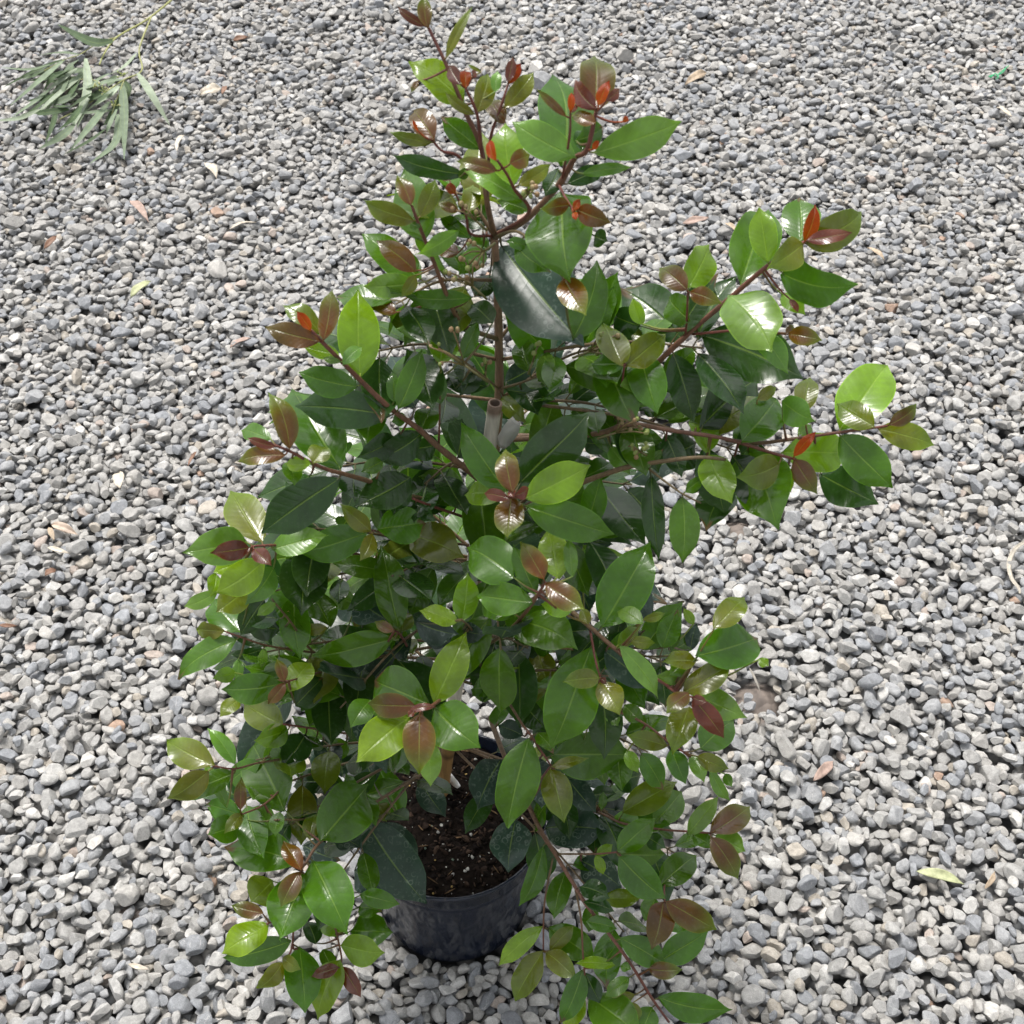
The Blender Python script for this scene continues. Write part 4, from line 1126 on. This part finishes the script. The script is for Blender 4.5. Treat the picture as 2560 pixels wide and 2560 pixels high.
GL = [([(910, 330), (740, 340), (510, 220)], 110, DK), ([(640, 440), (500, 425), (340, 440)], 50, SAGE), ([(500, 480), (300, 560), (70, 680)], 42, DK),
      ([(520, 480), (370, 610), (130, 810)], 75, SAGE), ([(640, 480), (560, 540), (450, 660)], 95, SAGE), ([(620, 550), (500, 640), (380, 730)], 55, PALE),
      ([(630, 640), (460, 770), (290, 920)], 66, PALE), ([(690, 470), (700, 740), (610, 980)], 90, PALE), ([(400, 520), (230, 560), (40, 545)], 32, SAGE),
      ([(320, 880), (160, 950), (-20, 970)], 45, PALE), ([(620, 750), (500, 810), (390, 830)], 75, SAGE), ([(600, 850), (500, 860), (400, 850)], 60, DK),
      ([(1100, 430), (1000, 540), (880, 600)], 62, PALE), ([(940, 610), (890, 660), (820, 700)], 72, SAGE), ([(980, 640), (1000, 900), (1000, 1220)], 88, SAGE),
      ([(1110, 590), (1210, 750), (1340, 965)], 84, PALE), ([(960, 690), (880, 760), (780, 840)], 62, PALE), ([(880, 820), (740, 1000), (590, 1180)], 75, SAGE),
      ([(600, 1000), (490, 1100), (340, 1185)], 82, SAGE), ([(850, 1040), (720, 1140), (540, 1230)], 80, DK), ([(950, 920), (930, 1150), (760, 1290)], 85, SAGE),
      ([(970, 640), (830, 670), (690, 740)], 72, SAGE), ([(740, 750), (650, 810), (560, 870)], 85, DK), ([(930, 720), (820, 800), (690, 900)], 66, DK),
      ([(560, 560), (430, 620), (360, 720)], 60, DK), ([(800, 640), (730, 700), (620, 720)], 80, SAGE), ([(660, 850), (580, 960), (480, 1040)], 60, DK),
      ([(940, 880), (880, 1010), (850, 1100)], 50, SAGE), ([(1000, 650), (1040, 720), (1020, 800)], 60, DK)]
_r = random.Random(4)
for k in range(26):                      # more leaves under the top ones
    x, y = _r.uniform(380, 1000), _r.uniform(520, 900)
    l = _r.uniform(220, 380); an = R(_r.uniform(100, 172))
    GL.append(([(x, y), (x + l * .5 * math.cos(an), y + l * .5 * math.sin(an) - 12), (x + l * math.cos(an + .1), y + l * math.sin(an + .1))], _r.uniform(45, 75), _r.choice([DK, SAGE, SAGE, DK])))
for gi, (pts, w, col) in enumerate(GL):
    (xa, ya), (xb, yb) = pts[1], pts[2]
    pts = [pts[0], pts[1], (xb + (xb - xa) * .2, yb + (yb - ya) * .2)]
    mb = MB()
    zs = random.uniform(.016, .04) if gi < 29 else random.uniform(.009, .016)
    cl = [gz(x, y, zs * (1.0 if k < 2 else .4) + .006 * (k == 1)) for k, (x, y) in enumerate(pts)]
    c = spline(cl, 7)
    n_ = len(c)
    d0 = (c[0] - CAM).dot(FWD)
    hw = 0.92 * w * GS * d0 / FPX / 2
    vs, fs, us, cs = [], [], [], []
    roll = random.uniform(-.5, .5)
    kq = random.uniform(.8, 1.25)
    for i, p in enumerate(c):
        t = i / (n_ - 1)
        d = (c[min(i + 1, n_ - 1)] - c[max(i - 1, 0)]).normalized()
        up_ = Quaternion(d, roll) @ Vector((0, -.3, 1)).normalized()
        s_ = d.cross(up_).normalized(); up_ = s_.cross(d)
        ww = hw * max(.04, math.sin(math.pi * (t * .93 + .06)) ** .8 * (1 - .35 * t))
        for j in (-2, -1, 0, 1, 2):
            vs.append(p + s_ * (ww * j / 2) + up_ * (abs(j) * ww * .12)); us.append((t, j / 2)); cs.append(tuple(q * kq for q in col))
    for i in range(n_ - 1):
        for j in range(4):
            fs.append((i * 5 + j, (i + 1) * 5 + j, (i + 1) * 5 + j + 1, i * 5 + j + 1))
    mb.add(vs, fs, us, cs)
    lo = mb.build("leaf", M_GUM, gum, origin=c[0]); lo.location = c[0] - G0
    if col is DK: lo["label"] = "dark green narrow leaf"
for k, (x, y) in enumerate([(1000, 600), (930, 850), (840, 740), (800, 690)]):
    mb = MB()
    c0 = gz(x, y, .03)
    for q in range(7):
        h_ = c0 + Vector((random.uniform(-.012, .012), random.uniform(-.018, .01), random.uniform(0, .01)))
        tube(mb, [c0, h_], .0007, .0006, (.33, .38, .12), (.36, .40, .14), 5)
        ball(mb, h_, random.uniform(.0014, .0024), random.choice([(.34, .40, .12), (.45, .45, .2)]), 1.4)
    o = mb.build("bud_cluster", M_BUD, gum, origin=c0); o.location = c0 - G0

# ------------------------------------------------------------------ litter on the gravel
def litter(name, cat, px, py, qx, qy, w, col, label, curl=.3, arch=.12, lift=.004, rough=None):
    """a dead leaf or strip from pixel p to pixel q, w wide, lying on the stones"""
    a = at_z(px, py, .03); b_ = at_z(qx, qy, .03)
    z = max(hgt(a.x, a.y), hgt(b_.x, b_.y), hgt((a.x + b_.x) / 2, (a.y + b_.y) / 2)) + lift
    a = at_z(px, py, z); b_ = at_z(qx, qy, z + random.uniform(-.004, .006))
    wr = w * (a - CAM).dot(FWD) / FPX
    ax = b_ - a
    vs, fs, us = leaf_shape(ax.length, wr, arch=arch, fold=curl, bend=random.uniform(-.06, .06), wave=.12, twist=random.uniform(-.5, .5), peak=random.uniform(.42, .58))
    nn = Vector((random.uniform(-.3, .3), random.uniform(-.7, -.1), 1))
    vs = place(vs, a, ax, nn)
    # real thickness
    k = len(vs)
    nn = nn.normalized()
    v2 = vs + [p - nn * .0007 for p in vs]
    f2 = list(fs) + [tuple(i + k for i in reversed(q)) for q in fs]
    m_ = 2 * NS + 1
    rim_ = [i * m_ for i in range(NT + 1)] + [NT * m_ + j for j in range(1, m_)] + [i * m_ + m_ - 1 for i in range(NT - 1, -1, -1)] + [j for j in range(m_ - 2, 0, -1)]
    for i in range(len(rim_)):
        p_, q_ = rim_[i], rim_[(i + 1) % len(rim_)]
        f2.append((p_, p_ + k, q_ + k, q_))
    kk = random.uniform(.9, 1.1)
    o = mesh_obj(name, [p - a for p in v2], f2, M_DRY, None, True, None, [tuple(min(.8, c_ * kk) for c_ in col)] * len(v2))
    o.location = a
    tag(o, label, cat)
TAN, CREAM, PINK, RUST, PALEG, GREYB = (.40,.31,.215), (.52,.46,.37), (.38,.27,.22), (.19,.10,.06), (.38,.40,.22), (.22,.2,.17)
LT = [(500,237,556,222,34,CREAM,"cream curled dead leaf to the right of the fallen eucalyptus branch",.5),
      (556,236,566,214,16,RUST,"small brown leaf scrap touching the cream curled dead leaf",.3),
      (1712,212,1766,182,26,TAN,"tan dead leaf on the gravel behind the shrub's top, beyond the long pale shoot leaf",.5),
      (325,502,372,556,24,PINK,"pinkish tan leaf strip on open gravel below the eucalyptus branch",.3),
      (512,408,542,446,26,CREAM,"short cream leaf fragment between the eucalyptus branch and the shrub's top",.3),
      (442,378,462,338,14,CREAM,"thin pale curl of leaf lying just below the eucalyptus branch",.3),
      (1706,558,1772,544,24,PINK,"reddish tan dead leaf with a curled edge on gravel behind the upper right branch",.5),
      (1812,558,1848,588,12,TAN,"thin tan leaf sliver beside the reddish tan dead leaf",.3),
      (2168,620,2212,652,15,TAN,"narrow orange tan strip lying beyond the tip of the upper right branch",.3),
      (326,742,378,704,26,PALEG,"pale green fallen leaf alone on the gravel left of the shrub",.3),
      (2290,2178,2412,2212,30,PALEG,"long pale yellow fallen leaf on near gravel to the right of the pot",.2),
      (2462,2222,2488,2178,16,TAN,"small orange tan leaf piece next to the long pale yellow fallen leaf",.3),
      (2034,1952,2084,1902,30,PINK,"pinkish brown leaf fragment right of the lower right leaf tips",.4),
      (299,1222,299,1180,34,CREAM,"heart shaped cream dead leaf on gravel left of the shrub",.4),
      (122,1318,136,1352,16,TAN,"tiny orange tan leaf chip beside a folded tan leaf",.3),
      (128,1312,196,1338,26,(.42,.33,.26),"folded tan dead leaf lying beside a tiny orange chip",.7),
      (118,1368,176,1384,13,CREAM,"cream sliver of leaf under the folded tan dead leaf",.3),
      (112,1438,140,1424,22,RUST,"dark rust brown leaf scrap at the left of the gravel",.3),
      (320,2410,376,2424,15,CREAM,"cream pointed leaf sliver on near gravel at the lower left",.2),
      (575,868,628,846,18,PINK,"pinkish brown dead leaf just left of the shrub's bronze shoot",.4),
      (-4,1562,44,1564,12,RUST,"reddish brown strip at the left edge of the gravel",.2),
      (582,100,622,92,16,RUST,"reddish leaf bit far back between the eucalyptus branch and the shrub's top",.3),
      (572,574,640,556,10,CREAM,"beige twig like strip in front of the shrub's upper left leaves",.4),
      (470,1166,492,1128,10,RUST,"dark brown thin twig beside the heart shaped cream leaf",.2),
      (1296,556,1322,532,26,PINK,"pink leaf bit showing between the stem and the big round leaf",.3),
      (110,622,142,590,18,RUST,"brown leaf scrap on the far left gravel under the eucalyptus leaves",.3),
      (1872,1668,1902,1734,7,GREYB,"thin grey stick lying by the bare dirt patch",.2),
      (2492,268,2530,292,16,CREAM,"pale yellow leaf chip at the far right below the green scrap",.3)]
for (a, b_, c_, d_, w_, col_, lab, cu) in LT:
    stick = 'stick' in lab or 'twig' in lab or 'strip' in lab
    litter("fallen_twig" if ('stick' in lab or 'twig' in lab) else "fallen_leaf", "twig" if ('stick' in lab or 'twig' in lab) else "dead leaf", a, b_, c_, d_, w_ * .85, col_, lab, cu)
# curled strip of pale bark at the right edge
bs = MB()
q0 = at_z(2520, 1400, .03); zb = hgt(q0.x, q0.y)
c = spline([at_z(x, y, zb + dz) for x, y, dz in [(2572, 1350, .012), (2538, 1372, .016), (2522, 1408, .016), (2528, 1445, .012), (2546, 1470, .008), (2550, 1484, .004)]], 6)
vs, fs, cs = [], [], []
for i, p in enumerate(c):
    t = i / (len(c) - 1); d = (c[min(i + 1, len(c) - 1)] - c[max(i - 1, 0)]).normalized()
    s_ = d.cross(Vector((0, -.3, 1))).normalized(); u_ = s_.cross(d)
    w_ = .0034 * (.55 + .45 * math.sin(3.0 * (t + .1))) 
    for j, k in ((-1, .35), (-.5, 0), (.5, 0), (1, .35), (.5, -.2), (-.5, -.2)):
        vs.append(p + s_ * (w_ * j) + u_ * (w_ * k)); cs.append((.44, .40, .33))
for i in range(len(c) - 1):
    for j in range(6):
        fs.append((i * 6 + j, i * 6 + (j + 1) % 6, (i + 1) * 6 + (j + 1) % 6, (i + 1) * 6 + j))
fs += [tuple(range(5, -1, -1)), tuple((len(c) - 1) * 6 + j for j in range(6))]
bs.add(vs, fs, None, cs)
o = bs.build("bark_strip", M_DRY, origin=c[0]); tag(o, "curved whitish bark strip at the right edge of the gravel", "bark strip")
# green plastic thread
gs = MB()
q0 = at_z(2490, 185, .03); zb = hgt(q0.x, q0.y)
for path in ([(2472, 192), (2480, 188), (2492, 190), (2500, 182), (2512, 172), (2522, 164)], [(2476, 194), (2488, 184), (2496, 192), (2490, 198)], [(2498, 186), (2508, 180), (2516, 168)]):
    tube(gs, spline([at_z(x, y, zb + random.uniform(.004, .012)) for x, y in path], 5), .0016, .0011, (0, .3, .1), (0, .3, .1), 6)
o = gs.build("plastic_scrap", M_GREENP, origin=q0); tag(o, "tangled green plastic thread caught in the far right gravel", "plastic scrap")
